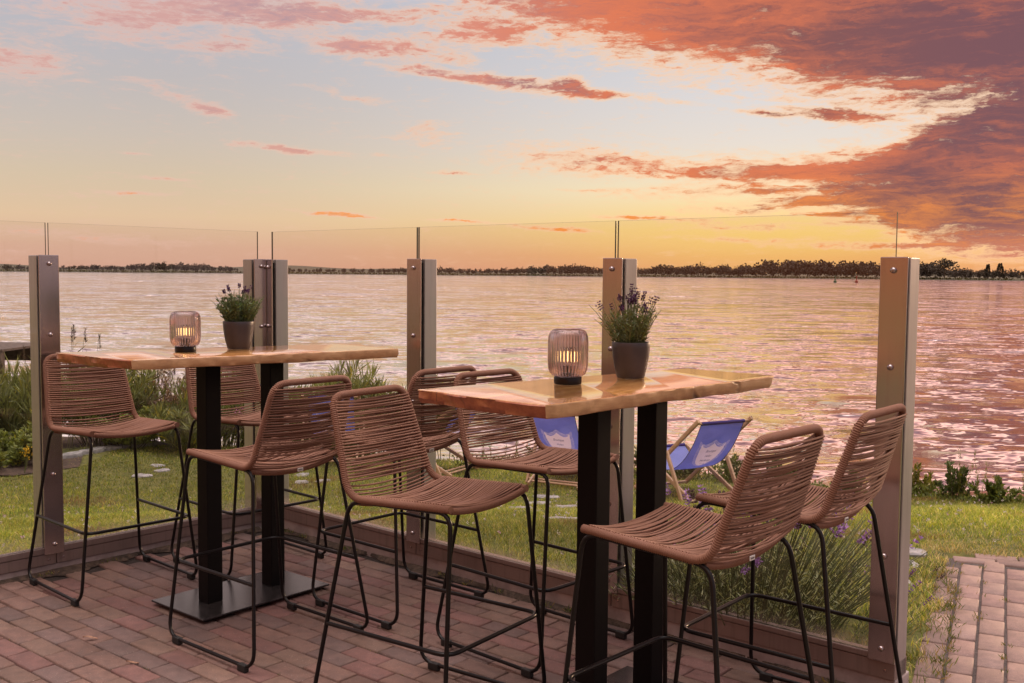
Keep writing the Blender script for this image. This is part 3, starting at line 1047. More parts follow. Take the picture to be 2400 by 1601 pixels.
def screen(label, org, u, posts, panes, z_ledge, z_plate, z_kerb, z_bot, bolts, ends, ptop=1.513, gtop=1.664):
    """local x along the fence, local y away from the terrace"""
    t = thing('glass_screen', label, 'fence')
    place(t, org, u)
    mb = MB(); mb.box(((ends[0] + ends[1]) / 2, 0.064, (z_kerb - 0.06) / 2), (ends[1] - ends[0], 0.13, z_kerb + 0.06), bevel=0.006)
    mb.build('kerb', M['concrete'], t)
    js = [ends[0]] + [c + 0.012 for c, w0, w1 in posts if ends[0] + .15 < c < ends[1] - .15] + [ends[1]]
    mb = MB()
    for a, b in zip(js[:-1], js[1:]):
        mb.box(((a + b) / 2, 0.0485, (z_plate + z_kerb) / 2), (b - a - 0.004, 0.110, z_plate - z_kerb - 0.001), bevel=0.003)
    mb.build('skirting_plate', M['rail'], t)
    for a, b in zip(js[:-1], js[1:]):
        for e in (a + 0.035, b - 0.035):
            mb = MB()
            mb.lathe([(.0055, 0), (.005, .002), (.002, .003)], 10)
            for i in range(len(mb.v) - 30, len(mb.v)):
                x, y, z = mb.v[i]; mb.v[i] = (e + x, -0.0063 - z, (z_plate + z_kerb) / 2 + y)
            mb.build('screw', M['bolt'], t, 40)
    for (a, b) in panes:
        mb = MB(); mb.box(((a + b) / 2, 0.014, (z_ledge + z_plate) / 2 + 0.001), (b - a + 0.014, 0.046, z_ledge - z_plate - 0.002), bevel=0.003)
        o = mb.build('bottom_rail', M['rail'], t)
        mb = MB(); mb.box(((a + b) / 2, 0.0040, (z_ledge + gtop) / 2 + 0.0005), (b - a, 0.010, gtop - z_ledge - 0.001), bevel=0.0009)
        o = mb.build('glass_pane', [M['glass'], M['glass_edge']], t)
        o.data.polygons.foreach_set('material_index', [0 if abs(p.normal.y) > 0.9 else 1 for p in o.data.polygons])
    for c, w0, w1 in posts:
        mb = MB(); mb.box((c + (w1 + w0) / 2, 0.0550, (ptop + 0.0) / 2), (w1 - w0 - 0.004, 0.083, ptop - 0.004), bevel=0.003)
        post = mb.build('post', M['alu'], t)
        mb = MB(); mb.box((c + (w1 + w0) / 2, -0.0130, (ptop + z_bot) / 2), (w1 - w0, 0.007, ptop - z_bot), bevel=0.0032)
        pl_ = mb.build('cover_plate', M['steel'], post)
        mb = MB(); mb.box((c + (w1 + w0) / 2, 0.0112, (ptop + z_ledge) / 2 - .01), (w1 - w0 - 0.03, 0.0036, ptop - z_ledge - .02))
        mb.build('gasket', M['rubber'], post)
        for zb in bolts:
            mb = MB(); mb.lathe([(.0105, 0.0), (.0105, .003), (.0095, .008), (.006, .0115), (.0, .0125)], 16, cap0=False)
            mb.v = [(c + (w1 + w0) / 2 * .2 + x, -0.0165 - z, zb + y) for x, y, z in mb.v]
            mb.build('bolt', M['bolt'], post, 50)
    return t


screen('glass wind screen running from the corner to the right, behind the two tables', RO, RU,
       [(-1.175, -0.03, 0.032), (-0.007, -0.048, 0.048), (1.163, -0.048, 0.048), (2.317, -0.047, 0.047)],
       [(-1.164, -0.003), (0.0085, 1.164), (1.1765, 2.316)], 0.150, 0.127, 0.066, 0.127, (1.468, 1.142, 0.82, 0.496, 0.174), (-1.21, 2.364))
screen('glass wind screen on the left side, running into the corner', LO, LU,
       [(-1.19, -0.048, 0.048), (0.0, -0.048, 0.048), (1.18, -0.045, 0.032)],
       [(-1.178, -0.005), (0.0075, 1.170)], 0.124, 0.093, 0.040, 0.091, (1.472, 1.139, 0.81, 0.475, 0.139), (-1.24, 1.215))

# soil washed up against the kerb
def dirt_strip(name, org, u, n, s0, s1, wd):
    m = 160
    V, F = [], []
    for i in range(m + 1):
        s = s0 + (s1 - s0) * i / m
        wv_ = wd * (0.55 + 0.3 * math.sin(s * 9 + 1) + 0.25 * math.sin(s * 23) + random.uniform(-.12, .12))
        for k, (off, z) in enumerate(((0.012, 0.016), (-wv_ * .4, 0.009 + random.uniform(0, .004)), (-wv_, -0.006))):
            p = org + u * s + n * off
            V.append((p[0], p[1], z))
    for i in range(m):
        for k in range(2):
            F.append((i * 3 + k, i * 3 + k + 1, i * 3 + 4 + k, i * 3 + 3 + k))
    tag(np_mesh(name, V, F, M['soil'], smooth=True), kind='structure')


dirt_strip('soil_strip', RO, RU, RN, -1.18, 2.3, 0.055)
dirt_strip('soil_edge', LO, LU, LN, -1.6, 1.16, 0.085)

# ------------------------------------------------------------------- stools
def make_stool(seed=4):
    t = thing('bar_stool', 'x', 'bar stool', (0, 0, 0), 0, 'brown rope bar stools on black sled legs')
    # sled frames
    for s in (1, -1):
        loop = rounded([(.215, s * .2, .728), (-.198, s * .2, .713), (-.302, s * .276, .020), (.252, s * .276, .020)], [.05, .05, .07, .07], 7, True)
        mb = MB(); mb.tube(resample(loop, .018, True), .0072, 10, closed=True)
        leg = mb.build('sled_leg', M['black_steel'], t, 60)
        for x in (-.235, .19):
            mb = MB(); mb.box((x, s * .276, .0135), (.046, .021, .027), bevel=.004)
            mb.build('foot_pad', M['rubber'], leg)
    fr = rounded([(-.254, .2445, .313), (.245, .2445, .313), (.245, -.2445, .313), (-.254, -.2445, .313)], .05, 7)
    mb = MB(); mb.tube(resample(fr, .018), .0072, 10)
    mb.build('footrest', M['black_steel'], t, 60)
    # rope-wrapped frame: side rails, top bar, front and rear bars
    mb = MB()
    rw = .0128

    def wrapped(path, r=rw):
        pp = resample(path, .0016)
        rad = [r * (1 - 0.26 * (0.5 - 0.5 * math.cos(2 * math.pi * i / 4.0)) ** 2) for i in range(len(pp))]
        mb.tube(pp, rad, 9)

    side = [(.216, .2, .739), (-.196, .207, .722), (-.3, .178, 1.041), (-.3, -.178, 1.041), (-.196, -.207, .722), (.216, -.2, .739)]
    wrapped(rounded(side, [0, .06, .055, .055, .06, 0], 9))
    wrapped([(.208, .19 * k, .733 - .018 * (1 - k * k)) for k in np.linspace(-1, 1, 15)], .0115)
    wrapped([(-.168, .195 * k, .712 - .026 * (1 - k * k)) for k in np.linspace(-1, 1, 15)], .0122)
    mb.build('rope_frame', M['rope'], t, 75)
    # cords: two staggered layers meeting in the middle
    rs = random.Random(seed)

    def cords(p0, p1, w0, w1, nrm, n, sag, name, r=.0033):
        mb = MB()
        p0, p1, nrm = Vector(p0), Vector(p1), Vector(nrm).normalized()
        for i in range(n):
            for layer in (0, 1):
                f = (i + .5 * layer + .25) / n
                c = p0.lerp(p1, f)
                wd = w0 + (w1 - w0) * f
                sg = sag(f) + rs.uniform(-.004, .004)
                sh = rs.uniform(-.0035, .0035)
                off = (.0118 if layer == 0 else -.0118)
                pts = []
                for k in np.linspace(-1, 1, 13):
                    q_ = c + (p1 - p0).normalized() * (sh * (1 - k * k) + .0025 * k * (1 if layer else -1)) - nrm * sg * (1 - k * k)
                    q_ = q_ + nrm * off * (abs(k) ** 1.6 * .98 + .02 + .13 * (1 - abs(k)))
                    pts.append((q_.x, q_.y + k * wd, q_.z))
                mb.tube(pts, r, 6)
        mb.build(name, M['rope'], t, 80)

    d_ = Vector((-.3, 0, 1.041)) - Vector((-.196, 0, .722))
    bn = Vector((d_.z, 0, -d_.x))
    b0 = Vector((-.196, 0, .722)) + d_ * .14
    b1 = Vector((-.196, 0, .722)) + d_ * .945
    cords(b0, b1, .206, .181, bn, 27, lambda f: .016 + .012 * (1 - f), 'backrest')
    cords((.195, 0, .739), (-.145, 0, .7235), .2, .206, (0, 0, 1), 33, lambda f: .016 + .016 * math.sin(math.pi * f), 'seat')
    # the bend between seat and back
    mb = MB()
    for i in range(6):
        a = (i + .5) / 6
        c = Vector((-.145, 0, .7235)) * (1 - a) ** 2 + Vector((-.200, 0, .718)) * 2 * a * (1 - a) + b0 * a * a
        pts = [(c.x - .012 * (1 - k * k) * a - .006, c.y + k * .206, c.z - .02 * (1 - k * k)) for k in np.linspace(-1, 1, 13)]
        mb.tube(pts, .0031, 6)
    mb.build('lower_cords', M['rope'], t, 80)
    mb = MB(); mb.box((-.1815, -.03, .6875), (.003, .026, .013), bevel=.001)
    tg = mb.build('maker_tag', M['white_plastic'], t)
    mb = MB()
    for k in range(4):
        mb.box((-.1832, -.037 + k * .0048, .6875), (.0006, .0028, .005 if k % 2 else .0038))
    mb.build('tag_print', M['label_ink'], tg)
    return t


stool_kinds = [make_stool(4), make_stool(5), make_stool(6)]
stools = [
    (-1.824, 4.717, -43.0, 'rope bar stool at the far left, its back against the left glass post'),
    (-1.290, 5.100, -43.1, 'rope bar stool behind the left table in the glass corner, partly hidden by columns'),
    (-0.965, 4.029, 140.0, 'rope bar stool in front of the left table, seen from behind'),
    (-0.239, 3.337, -35.0, 'front rope bar stool in the middle, facing right, its whole woven seat showing'),
    (-0.496, 4.496, 138.9, 'rope bar stool seen from behind, its back before the middle glass post'),
    (0.117, 3.975, -43.4, 'rope bar stool facing right, its back top rising behind the right table slab'),
    (0.497, 2.846, 137.4, 'rope bar stool right of the right table, nearest the viewer, seen from behind'),
    (0.890, 3.289, 140.4, 'rightmost rope bar stool, its back in front of the end post'),
]
for i, (x, y, a, lb) in enumerate(stools):
    o = stool_kinds[i] if i < 3 else copy_tree(stool_kinds[i % 3])
    o.location = (x, y, 0.0015)
    o.rotation_euler = (0, 0, R(a))
    o['label'] = lb

# ------------------------------------------------------------------- tables
def slab(corners, parent, seed, org, ang, zt=1.100, th=0.040, under=(0, 0, 0, 0)):
    """live-edge slab; corners world xy A(far left) B(near) C(right) D(back); built in the table's local frame"""
    g = random.Random(seed)
    ca, sa = math.cos(-ang), math.sin(-ang)
    loc = []
    for x, y in corners:
        dx_, dy_ = x - org[0], y - org[1]
        loc.append((dx_ * ca - dy_ * sa, dx_ * sa + dy_ * ca))
    n = [14, 44, 14, 44]
    out, side_id = [], []
    for e in range(4):
        a, b = Vector(loc[e]), Vector(loc[(e + 1) % 4])
        nn = Vector((b - a).orthogonal()).normalized()
        ph = [g.uniform(0, 6) for _ in range(4)]
        amp = 0.0032 if e % 2 else 0.006
        for i in range(n[e]):
            f = i / n[e]
            env = min(1, 6 * f, 6 * (1 - f))
            o_ = amp * env * (math.sin(f * 5 + ph[0]) + .6 * math.sin(f * 13 + ph[1]) + .35 * math.sin(f * 31 + ph[2]))
            p = a.lerp(b, f) + nn * o_
            out.append(p); side_id.append(e)
    m = len(out)
    cen = sum(out, Vector((0, 0))) / m
    # slightly rounded corners
    sm_ = [(out[(i - 1) % m] * .12 + out[i] * .76 + out[(i + 1) % m] * .12) for i in range(m)]
    rings = []
    for inset, z in ((.0055, zt), (.0018, zt - .0016), (.0, zt - .005), (.0012, zt - th * .6), (.004, zt - th + .003), (.008, zt - th)):
        ring = []
        for i, p in enumerate(sm_):
            dirv = (p - cen).normalized()
            extra = under[side_id[i]] * (zt - z) / th
            wob = 0.0025 * math.sin(i * 1.7 + z * 300) + (0.004 * math.sin(i * .9 + z * 190) if side_id[i] % 2 == 0 else 0)
            q_ = p - dirv * (inset + extra + wob * (1 if .004 < zt - z < th - .002 else 0))
            zz = z + (0.0015 * math.sin(i * .6) if z < zt - .03 else 0)
            ring.append((q_.x, q_.y, zz))
        rings.append(ring)
    mb = MB()
    allv = [v for r_ in rings for v in r_]
    fs_, mi = [], []
    for r_ in range(len(rings) - 1):
        for i in range(m):
            j = (i + 1) % m
            fs_.append((r_ * m + i, (r_ + 1) * m + i, (r_ + 1) * m + j, r_ * m + j))
            mi.append(0 if r_ == 0 else (2 if side_id[i] % 2 == 0 else 1))
    fs_.append(tuple(range(m))); mi.append(0)
    fs_.append(tuple((len(rings) - 1) * m + i for i in range(m))[::-1]); mi.append(1)
    mb.add(allv, fs_)
    mb.mi = mi
    o = mb.build('tabletop', [M['top'], M['top_side'], M['top_end']], parent, 35)
    # make normals consistent
    bm = bmesh.new(); bm.from_mesh(o.data); bmesh.ops.recalc_face_normals(bm, faces=bm.faces[:]); bm.to_mesh(o.data); bm.free()
    return o


def table(label, cen, corners, seed, under):
    ang = R(49.8)
    t = thing('bar_table', label, 'bar table', (cen[0], cen[1], 0), ang, 'high slab tables on the terrace')
    slab(corners, t, seed, cen, ang, under=under)
    mb = MB(); mb.box((0, 0, .019), (.665, .39, .008), bevel=.003)
    bp_ = mb.build('base_plate', M['plate_steel'], t)
    for sx in (-1, 1):
        for sy in (-1, 1):
            mb = MB(); mb.lathe([(.016, 0), (.018, .004), (.012, .015)], 14, (sx * .29, sy * .155, 0))
            mb.build('foot_glide', M['rubber'], bp_, 40)
    for sx in (-1, 1):
        mb = MB(); mb.box((sx * .165, 0, (.023 + 1.056) / 2), (.074, .074, 1.056 - .023), bevel=.004)
        mb.build('column', M['column'], t)
    mb = MB(); mb.box((0, 0, 1.058), (.52, .22, .005))
    mb.build('mounting_plate', M['black_steel'], t)
    return t


table('high wooden slab table farther away, in the glass corner on the left', (-1.187, 4.532), [(-1.907, 4.306), (-1.467, 3.980), (-.510, 4.706), (-.817, 4.994)], 3, (.004, 0, 0, 0))
table('high wooden slab table nearer the viewer, with a split in its end grain', (.365, 3.320), [(-.287, 3.060), (.090, 2.719), (.917, 3.582), (.657, 3.853)], 8, (.006, .004, .03, 0))

# ----------------------------------------------------------- table lanterns
def smoked_glass():
    m, t, o = new_mat('smoked ribbed glass')
    b = t.node('ShaderNodeBsdfGlass')
    b.inputs['Color'].default_value = (0.935, 0.89, 0.89, 1); b.inputs['Roughness'].default_value = 0.02; b.inputs['IOR'].default_value = 1.45
    tr = t.node('ShaderNodeBsdfTransparent'); tr.inputs[0].default_value = (0.86, 0.77, 0.775, 1)
    mx = t.node('ShaderNodeMixShader'); mx.inputs[0].default_value = 0.20
    t.l.new(b.outputs[0], mx.inputs[1]); t.l.new(tr.outputs[0], mx.inputs[2])
    t.l.new(mx.outputs[0], o.inputs[0])
    return m


M['smoked'] = smoked_glass()


def emis(name, c, s):
    m, t, o = new_mat(name)
    e = t.node('ShaderNodeEmission'); e.inputs[0].default_value = c; e.inputs[1].default_value = s
    t.l.new(e.outputs[0], o.inputs[0])
    return m


M['filament'] = emis('glowing filament', (1.0, 0.62, 0.22, 1), 10.0)


def clear_glass():
    m, t, o = new_mat('clear bulb')
    fr = t.node('ShaderNodeFresnel'); fr.inputs[0].default_value = 1.3
    tr = t.node('ShaderNodeBsdfTransparent'); tr.inputs[0].default_value = (0.97, 0.95, 0.92, 1)
    g_ = t.node('ShaderNodeBsdfGlossy'); g_.inputs['Roughness'].default_value = 0.03
    mx = t.node('ShaderNodeMixShader')
    t.l.new(fr.outputs[0], mx.inputs[0]); t.l.new(tr.outputs[0], mx.inputs[1]); t.l.new(g_.outputs[0], mx.inputs[2])
    t.l.new(mx.outputs[0], o.inputs[0])
    return m


M['bulb'] = clear_glass()


def lantern():
    t = thing('table_lantern', 'x', 'lantern', (0, 0, 0), 0, 'ribbed glass lanterns on the tables')
    mb = MB(); mb.lathe([(.0425, .0), (.044, .002), (.044, .021), (.042, .0235), (.018, .0235)], 40)
    mb.build('base', M['black_steel'], t, 40)
    outer = [(.040, .0240), (.049, .0265), (.056, .034), (.0605, .046), (.0625, .060), (.063, .085), (.063, .130), (.0615, .150), (.056, .164), (.048, .1705), (.041, .172)]
    inner = [(r_ - .0028, z + (.0028 if i < 3 else (-.0028 if i > 7 else 0))) for i, (r_, z) in enumerate(outer)]
    inner[0] = (.037, .0268); inner[-1] = (.0400, .1705)
    prof = outer + inner[::-1]
    prof.append(outer[0])
    nrib = 42
    no = len(outer)
    mb = MB()
    mb.lathe(prof, nrib * 6, cap0=False, cap1=False, rib=lambda a, i: (0.042 * (abs(math.cos(a * nrib / 2)) - .6) if (i < no or i == len(prof) - 1) else 0))
    mb.build('glass_shade', M['smoked'], t, 30)
    mb = MB(); mb.lathe([(.0, .0236), (.0145, .0236), (.0145, .056), (.013, .058), (.0, .058)], 24, cap0=False, cap1=False)
    mb.build('socket', M['black_steel'], t, 40)
    mb = MB(); mb.lathe([(.0125, .058), (.0125, .066), (.0175, .078), (.0225, .094), (.0215, .104), (.015, .113), (.0, .117)], 24, cap0=False, cap1=False)
    bl = mb.build('bulb', M['bulb'], t, 60)
    for x, y in ((.0045, .002), (-.0045, -.002), (.0, .005)):
        mb = MB(); mb.tube([(x * .7, y, .070), (x, y, .084), (x * .9, y, .101)], .0013, 6)
        mb.build('filament', M['filament'], bl)
    return t


lan = lantern()
lan['label'] = 'ribbed smoky glass lantern with lit bulb on the farther table'
lan.location = (-1.392, 4.412, 1.1005)
lan2 = copy_tree(lan)
lan2['label'] = 'ribbed smoky glass lantern with lit bulb on the nearer table'
lan2.location = (.177, 3.262, 1.1005)
lan2.rotation_euler = (0, 0, 0.6)


# ------------------------------------------------------------------- plants
def tube_np(mb, pts, r0, r1, n=5):
    k = len(pts)
    mb.tube(pts, [r0 + (r1 - r0) * i / (k - 1) for i in range(k)], n)


def spike_mesh(g, L=0.03, n=26, r=0.0045, colr=(0.16, 0.07, 0.22)):
    """a lavender flower head: whorls of buds round a stalk"""
    z = np.repeat(np.linspace(0, L, max(3, n // 5)), 5)[:n]
    th = g.uniform(0, 6.28, len(z))
    P_ = np.stack([np.cos(th) * r * .3, np.sin(th) * r * .3, z], 1)
    D = np.stack([np.cos(th), np.sin(th), np.full(len(z), .75)], 1)
    V, F = leaf_quads(P_, D, r * 2.0, r * 1.25, .4)
    C_ = np.repeat(np.array(colr) * g.uniform(.55, 1.5, (len(z), 1)), 4, 0)
    return V, F, C_


def rot_to(V, dv):
    q_ = Vector((0, 0, 1)).rotation_difference(Vector(dv))
    Mx = np.array(q_.to_matrix())
    return V @ Mx.T


def lavender(name, label, loc, rad, h, nst, nsp, seed, leafc, flc, lean=(0, 0), rim=0.06, pot=None, flow_len=.03, leafL=.03, leafW=.0035, spread=1.0, thick=1.0, group=None, seedhead=0.0, cat='plant'):
    g = np.random.default_rng(seed)
    t = thing(name, label, cat, loc, 0, group)
    z0 = 0.0
    if pot:
        rt, rb, ph = pot
        mb = MB()
        prof = [(rb * .96, 0.0), (rb, .003), (rb + (rt - rb) * .45, ph * .3), (rb + (rt - rb) * .8, ph * .6), (rt * .985, ph * .85), (rt, ph - .002), (rt - .001, ph), (rt - .004, ph), (rt - .005, ph - .004), (rt * .9, ph * .8)]
        mb.lathe(prof, 48, cap1=False)
        mb.build('pot', M['pot'], t, 50)
        mb = MB(); mb.lathe([(rt * .92, ph - .014), (rt * .5, ph - .010), (0, ph - .008)], 24, cap0=False, cap1=False)
        mb.build('potting_soil', M['soil'], t)
        z0 = ph - .012
    st = MB()
    LP, LD, LL = [], [], []
    tips = []
    for i in range(nst):
        th = g.uniform(0, 6.283); rr = rim * math.sqrt(g.random())
        b = np.array((rr * math.cos(th), rr * math.sin(th), z0))
        out_ = np.array((math.cos(th), math.sin(th), 0)) * (rr / rim) * spread
        hh = h * g.uniform(.55, 1.0) * (1 - .25 * rr / rim)
        tip = b + np.array((0, 0, hh)) + out_ * rad * g.uniform(.5, 1.0) + np.array((lean[0], lean[1], 0)) * hh * g.uniform(.4, 1.2) + g.normal(size=3) * np.array((.1, .1, 0)) * rad
        mid = (b + tip) / 2 + np.array((0, 0, hh * .10)) - out_ * rad * .12
        pts = [b * (1 - u_) ** 2 + mid * 2 * u_ * (1 - u_) + tip * u_ ** 2 for u_ in np.linspace(0, 1, 6)]
        tube_np(st, pts, .0012 * thick, .0007 * thick, 4)
        tips.append((tip, tip - pts[-2]))
        nl = int(g.integers(10, 17))
        for u_ in g.uniform(.08, .84, nl):
            p = b * (1 - u_) ** 2 + mid * 2 * u_ * (1 - u_) + tip * u_ ** 2
            a = g.uniform(0, 6.28)
            LP.append(p); LD.append(np.array((math.cos(a), math.sin(a), g.uniform(.3, 1.3)))); LL.append(leafL * g.uniform(.6, 1.15) * (1.15 - .5 * u_))
    stm = mat_simple('green stem', (0.11, 0.13, 0.05, 1), 0.7)
    st.build('stems', stm, t)
    LP, LD, LL = np.array(LP), np.array(LD), np.array(LL)
    V, F = leaf_quads(LP, LD, LL, leafW * g.uniform(.7, 1.3, len(LP)), .2)
    kk = g.uniform(.6, 1.45, (len(LP), 1))
    C_ = np.repeat((np.array(leafc) + g.normal(size=(len(LP), 3)) * .008) * kk, 4, 0)
    np_mesh('foliage', V, F, M['leaf'], t, colors=np.clip(C_, .003, 1))
    order = np.argsort([-tp[0][2] + g.uniform(0, .35 * h) for tp in tips])[:nsp]
    for i in order:
        tip, dv = tips[i]
        dead = g.random() < seedhead
        V, F, C_ = spike_mesh(g, flow_len * g.uniform(.65, 1.25), int(g.integers(18, 32)), .0042 * thick ** .85, (0.10, 0.06, 0.055) if dead else flc)
        V = rot_to(V, dv / np.linalg.norm(dv)) + tip
        np_mesh('flower_spike', V, F, M['flower'], t, colors=C_)
    return t


PL = 'potted lavenders on the tables'
lavender('potted_lavender', 'dense green lavender with few flowers in a taupe pot on the farther table', (-1.222, 4.628, 1.1005), .075, .172, 165, 9, 31, (.11, .15, .07), (.08, .03, .10),
         rim=.052, pot=(.0685, .050, .122), leafL=.027, leafW=.0052, flow_len=.015, group=PL)
lavender('potted_lavender', 'lavender full of purple flowers in a taupe pot on the nearer table', (.400, 3.478, 1.1005),   .078, .185, 115, 30, 32, (.12, .145, .06), (.085, .035, .08),
         rim=.05, pot=(.0645, .047, .120), leafL=.022, leafW=.0038, flow_len=.019, group=PL)


def fpos(s, n_, z=None):
    p = RO + RU * s + RN * n_
    return (p[0], p[1], float(terr(p[0], p[1])) if z is None else z)


LV = 'lavender bushes behind the right glass screen'
lavender('lavender_bush', 'large lavender bush leaning right behind the last glass pane, by the end post', fpos(1.66, .36), .30, .58, 520, 80, 41, (.32, .345, .18), (.40, .23, .50), lean=(.22, -.05),
         rim=.30, leafL=.045, leafW=.0045, flow_len=.06, thick=2.2, group=LV, seedhead=.35)
lavender('lavender_bush', 'middle lavender bush behind the last glass pane, with scattered purple heads', fpos(1.36, .30), .26, .38, 330, 26, 42, (.28, .31, .155), (.40, .23, .50), lean=(.12, .0),
         rim=.24, leafL=.045, leafW=.0048, flow_len=.045, thick=2.0, group=LV, seedhead=.25)
lavender('lavender_bush', 'low silver grey lavender at the left end of the last glass pane', fpos(1.20, .22), .16, .30, 190, 8, 43, (.38, .39, .30), (.46, .22, .56),
         rim=.15, leafL=.042, leafW=.006, flow_len=.03, thick=1.3, group=LV)
lavender('lavender_bush', 'sprawling lavender with long purple heads reaching over the path, right of the end post', fpos(2.06, .40), .14, .30, 30, 13, 44, (.10, .12, .05), (.22, .08, .32), lean=(1.25, .45),
         rim=.12, leafL=.03, leafW=.004, flow_len=.04, thick=1.1, group=LV, seedhead=.3)


# leafy shrubs
def shrub(name, label, x, y, h, rx, nst, nleaf, leafL, leafW, colr, seed, jit=.35, up=.6, group=None, cat='shrub', lean=(0, 0), z=None, tipy=False):
    g = np.random.default_rng(seed)
    t = thing(name, label, cat, (x, y, float(terr(x, y)) - .02 if z is None else z), 0, group)
    st = MB(); LP, LD, Z = [], [], []
    for i in range(nst):
        th = g.uniform(0, 6.28); rr = math.sqrt(g.random())
        b = np.array((math.cos(th), math.sin(th), 0)) * rx * .3 * rr
        hh = h * g.uniform(.55, 1.0) * (1 - .3 * rr * rr)
        tip = np.array((math.cos(th) * rx * rr, math.sin(th) * rx * rr, hh)) + np.array((lean[0], lean[1], 0)) * hh
        mid = (b * .6 + tip * .4) + np.array((0, 0, hh * .2)) + g.normal(size=3) * rx * .08
        cur = lambda u_: b * (1 - u_) ** 2 + mid * 2 * u_ * (1 - u_) + tip * u_ * u_
        tube_np(st, [cur(u_) for u_ in np.linspace(0, 1, 6)], .006 * h ** .5, .0015, 5)
        m_ = nleaf // nst
        for u_ in g.uniform(.18, 1.0, m_) ** .85:
            p = cur(u_)
            a = g.uniform(0, 6.28)
            off = np.array((math.cos(a), math.sin(a), g.uniform(-.2, .5))) * rx * .13 * g.random() * (1.2 - u_)
            LP.append(p + off)
            LD.append(np.array((math.cos(a), math.sin(a), up * g.uniform(.2, 2.2))))
    st.build('branches', M['bark'], t)
    LP, LD = np.array(LP), np.array(LD)
    n = len(LP)
    V, F = leaf_quads(LP, LD, leafL * g.uniform(.55, 1.25, n), leafW * g.uniform(.6, 1.2, n), .25)
    kk = g.uniform(1 - jit, 1 + jit, (n, 1))
    c2 = np.array(colr) * kk
    yel = g.random((n, 1)) < .06
    c2 = np.where(yel, c2 * np.array((2.0, 1.6, .8)), c2)
    np_mesh('leaves', V, F, M['leaf'], t, colors=np.clip(np.repeat(c2, 4, 0), .003, 1))
    return t


SH = 'low evergreen shrubs along the water edge'
sp_list = [
    (5.05, 8.55, .42, .16, 'low dark shrub cut by the right edge of the view, on the lawn rim'),
    (4.62, 8.75, .50, .22, 'two-pronged dark shrub on the lawn rim near the right edge'),
    (4.42, 9.35, .36, .24, 'rounded dark shrub on the lawn rim, left of the two-pronged one'),
    (4.28, 9.85, .46, .26, 'bushy dark shrub on the lawn rim right of the end post'),
    (4.12, 10.35, .40, .22, 'yellowish green shrub on the lawn rim touching the end post'),
    (3.52, 10.75, .44, .24, 'small shrub on the lawn rim seen between the two right hand stools'),
    (2.95, 11.2, .42, .28, 'dark shrub on the lawn rim just right of the middle deckchair'),
    (2.45, 11.45, .38, .30, 'shrub on the lawn rim behind the legs of the whole deckchair'),
    (1.95, 11.62, .44, .26, 'shrub showing just left of the shield printed on the whole deckchair'),
    (1.60, 11.70, .46, .24, 'shrub on the lawn rim between the table columns and the whole deckchair'),
    (.75, 12.05, .50, .28, 'shrub on the lawn rim behind the deckchair hidden by the table column'),
    (.36, 12.1, .44, .22, 'shrub on the lawn rim left of the deckchair hidden by the table column'),
]
for i, (x, y, h, rx, lb) in enumerate(sp_list):
    c = (.12, .155, .05) if i % 3 else (.10, .13, .05)
    if i == 4: c = (.20, .20, .05)
    shrub('waterside_shrub', lb, x, y, h * random.uniform(.72, .95), rx * .9, 11, 620, .052, .026, c, 100 + i, up=1.0, group=SH)


def shore_growth():
    """low mixed growth and seeding stalks filling the rim of the lawn"""
    g = np.random.default_rng(19)
    line = np.array([(-.6, 12.3), (.4, 12.1), (2.5, 11.5), (4.1, 10.35), (4.62, 9.1), (5.5, 7.6)])
    seg = np.linalg.norm(np.diff(line, axis=0), axis=1); cs = np.concatenate([[0], np.cumsum(seg)])
    n = 5200
    q_ = g.random(n) * cs[-1]
    hgt = .10 + .09 * np.sin(q_ * 5.1) + .07 * np.sin(q_ * 11.7 + 1) + .05 * np.sin(q_ * 23)
    x = np.interp(q_, cs, line[:, 0]) + g.normal(size=n) * .10; y = np.interp(q_, cs, line[:, 1]) + g.normal(size=n) * .10
    z = terr(x, y) + np.clip(hgt * .62, .03, .4) * g.random(n)
    V1, F1 = leaf_quads(np.stack([x, y, z], 1), g.normal(size=(n, 3)) * .7 + np.array((0, 0, .7)), .05 * g.uniform(.5, 1.3, n), .022)
    C1 = np.repeat(np.array((.13, .16, .045)) * g.uniform(.5, 1.5, (n, 1)), 4, 0)
    Ps, Ds, Ls, Cs = [], [], [], []
    for _ in range(70):
        s_ = g.random() * cs[-1]
        x, y = np.interp(s_, cs, line[:, 0]) + g.normal() * .08, np.interp(s_, cs, line[:, 1]) + g.normal() * .08
        h = g.uniform(.25, .52); z0 = float(terr(x, y)); lx, ly = g.normal(size=2) * .05
        for k in range(46):
            f = g.random()
            Ps.append((x + lx * f + g.normal() * .004, y + ly * f, z0 + h * f)); up_ = f > .45
            Ds.append((g.normal() * (.5 if up_ else .1), g.normal() * (.5 if up_ else .1), 1)); Ls.append(.035 if up_ else .06)
            Cs.append(np.array((.24, .24, .07)) * g.uniform(.6, 1.2))
    V2, F2 = leaf_quads(np.array(Ps), np.array(Ds), np.array(Ls), .0065)
    C2 = np.repeat(np.array(Cs), 4, 0)
    o = np_mesh('shore_growth', np.concatenate([V1, V2]), np.concatenate([F1, F2 + len(V1)]), M['leaf'], colors=np.concatenate([C1, C2]))
    tag(o, 'low leafy growth and yellowish seeding stalks along the lawn rim', 'ground cover', kind='stuff')


shore_growth()

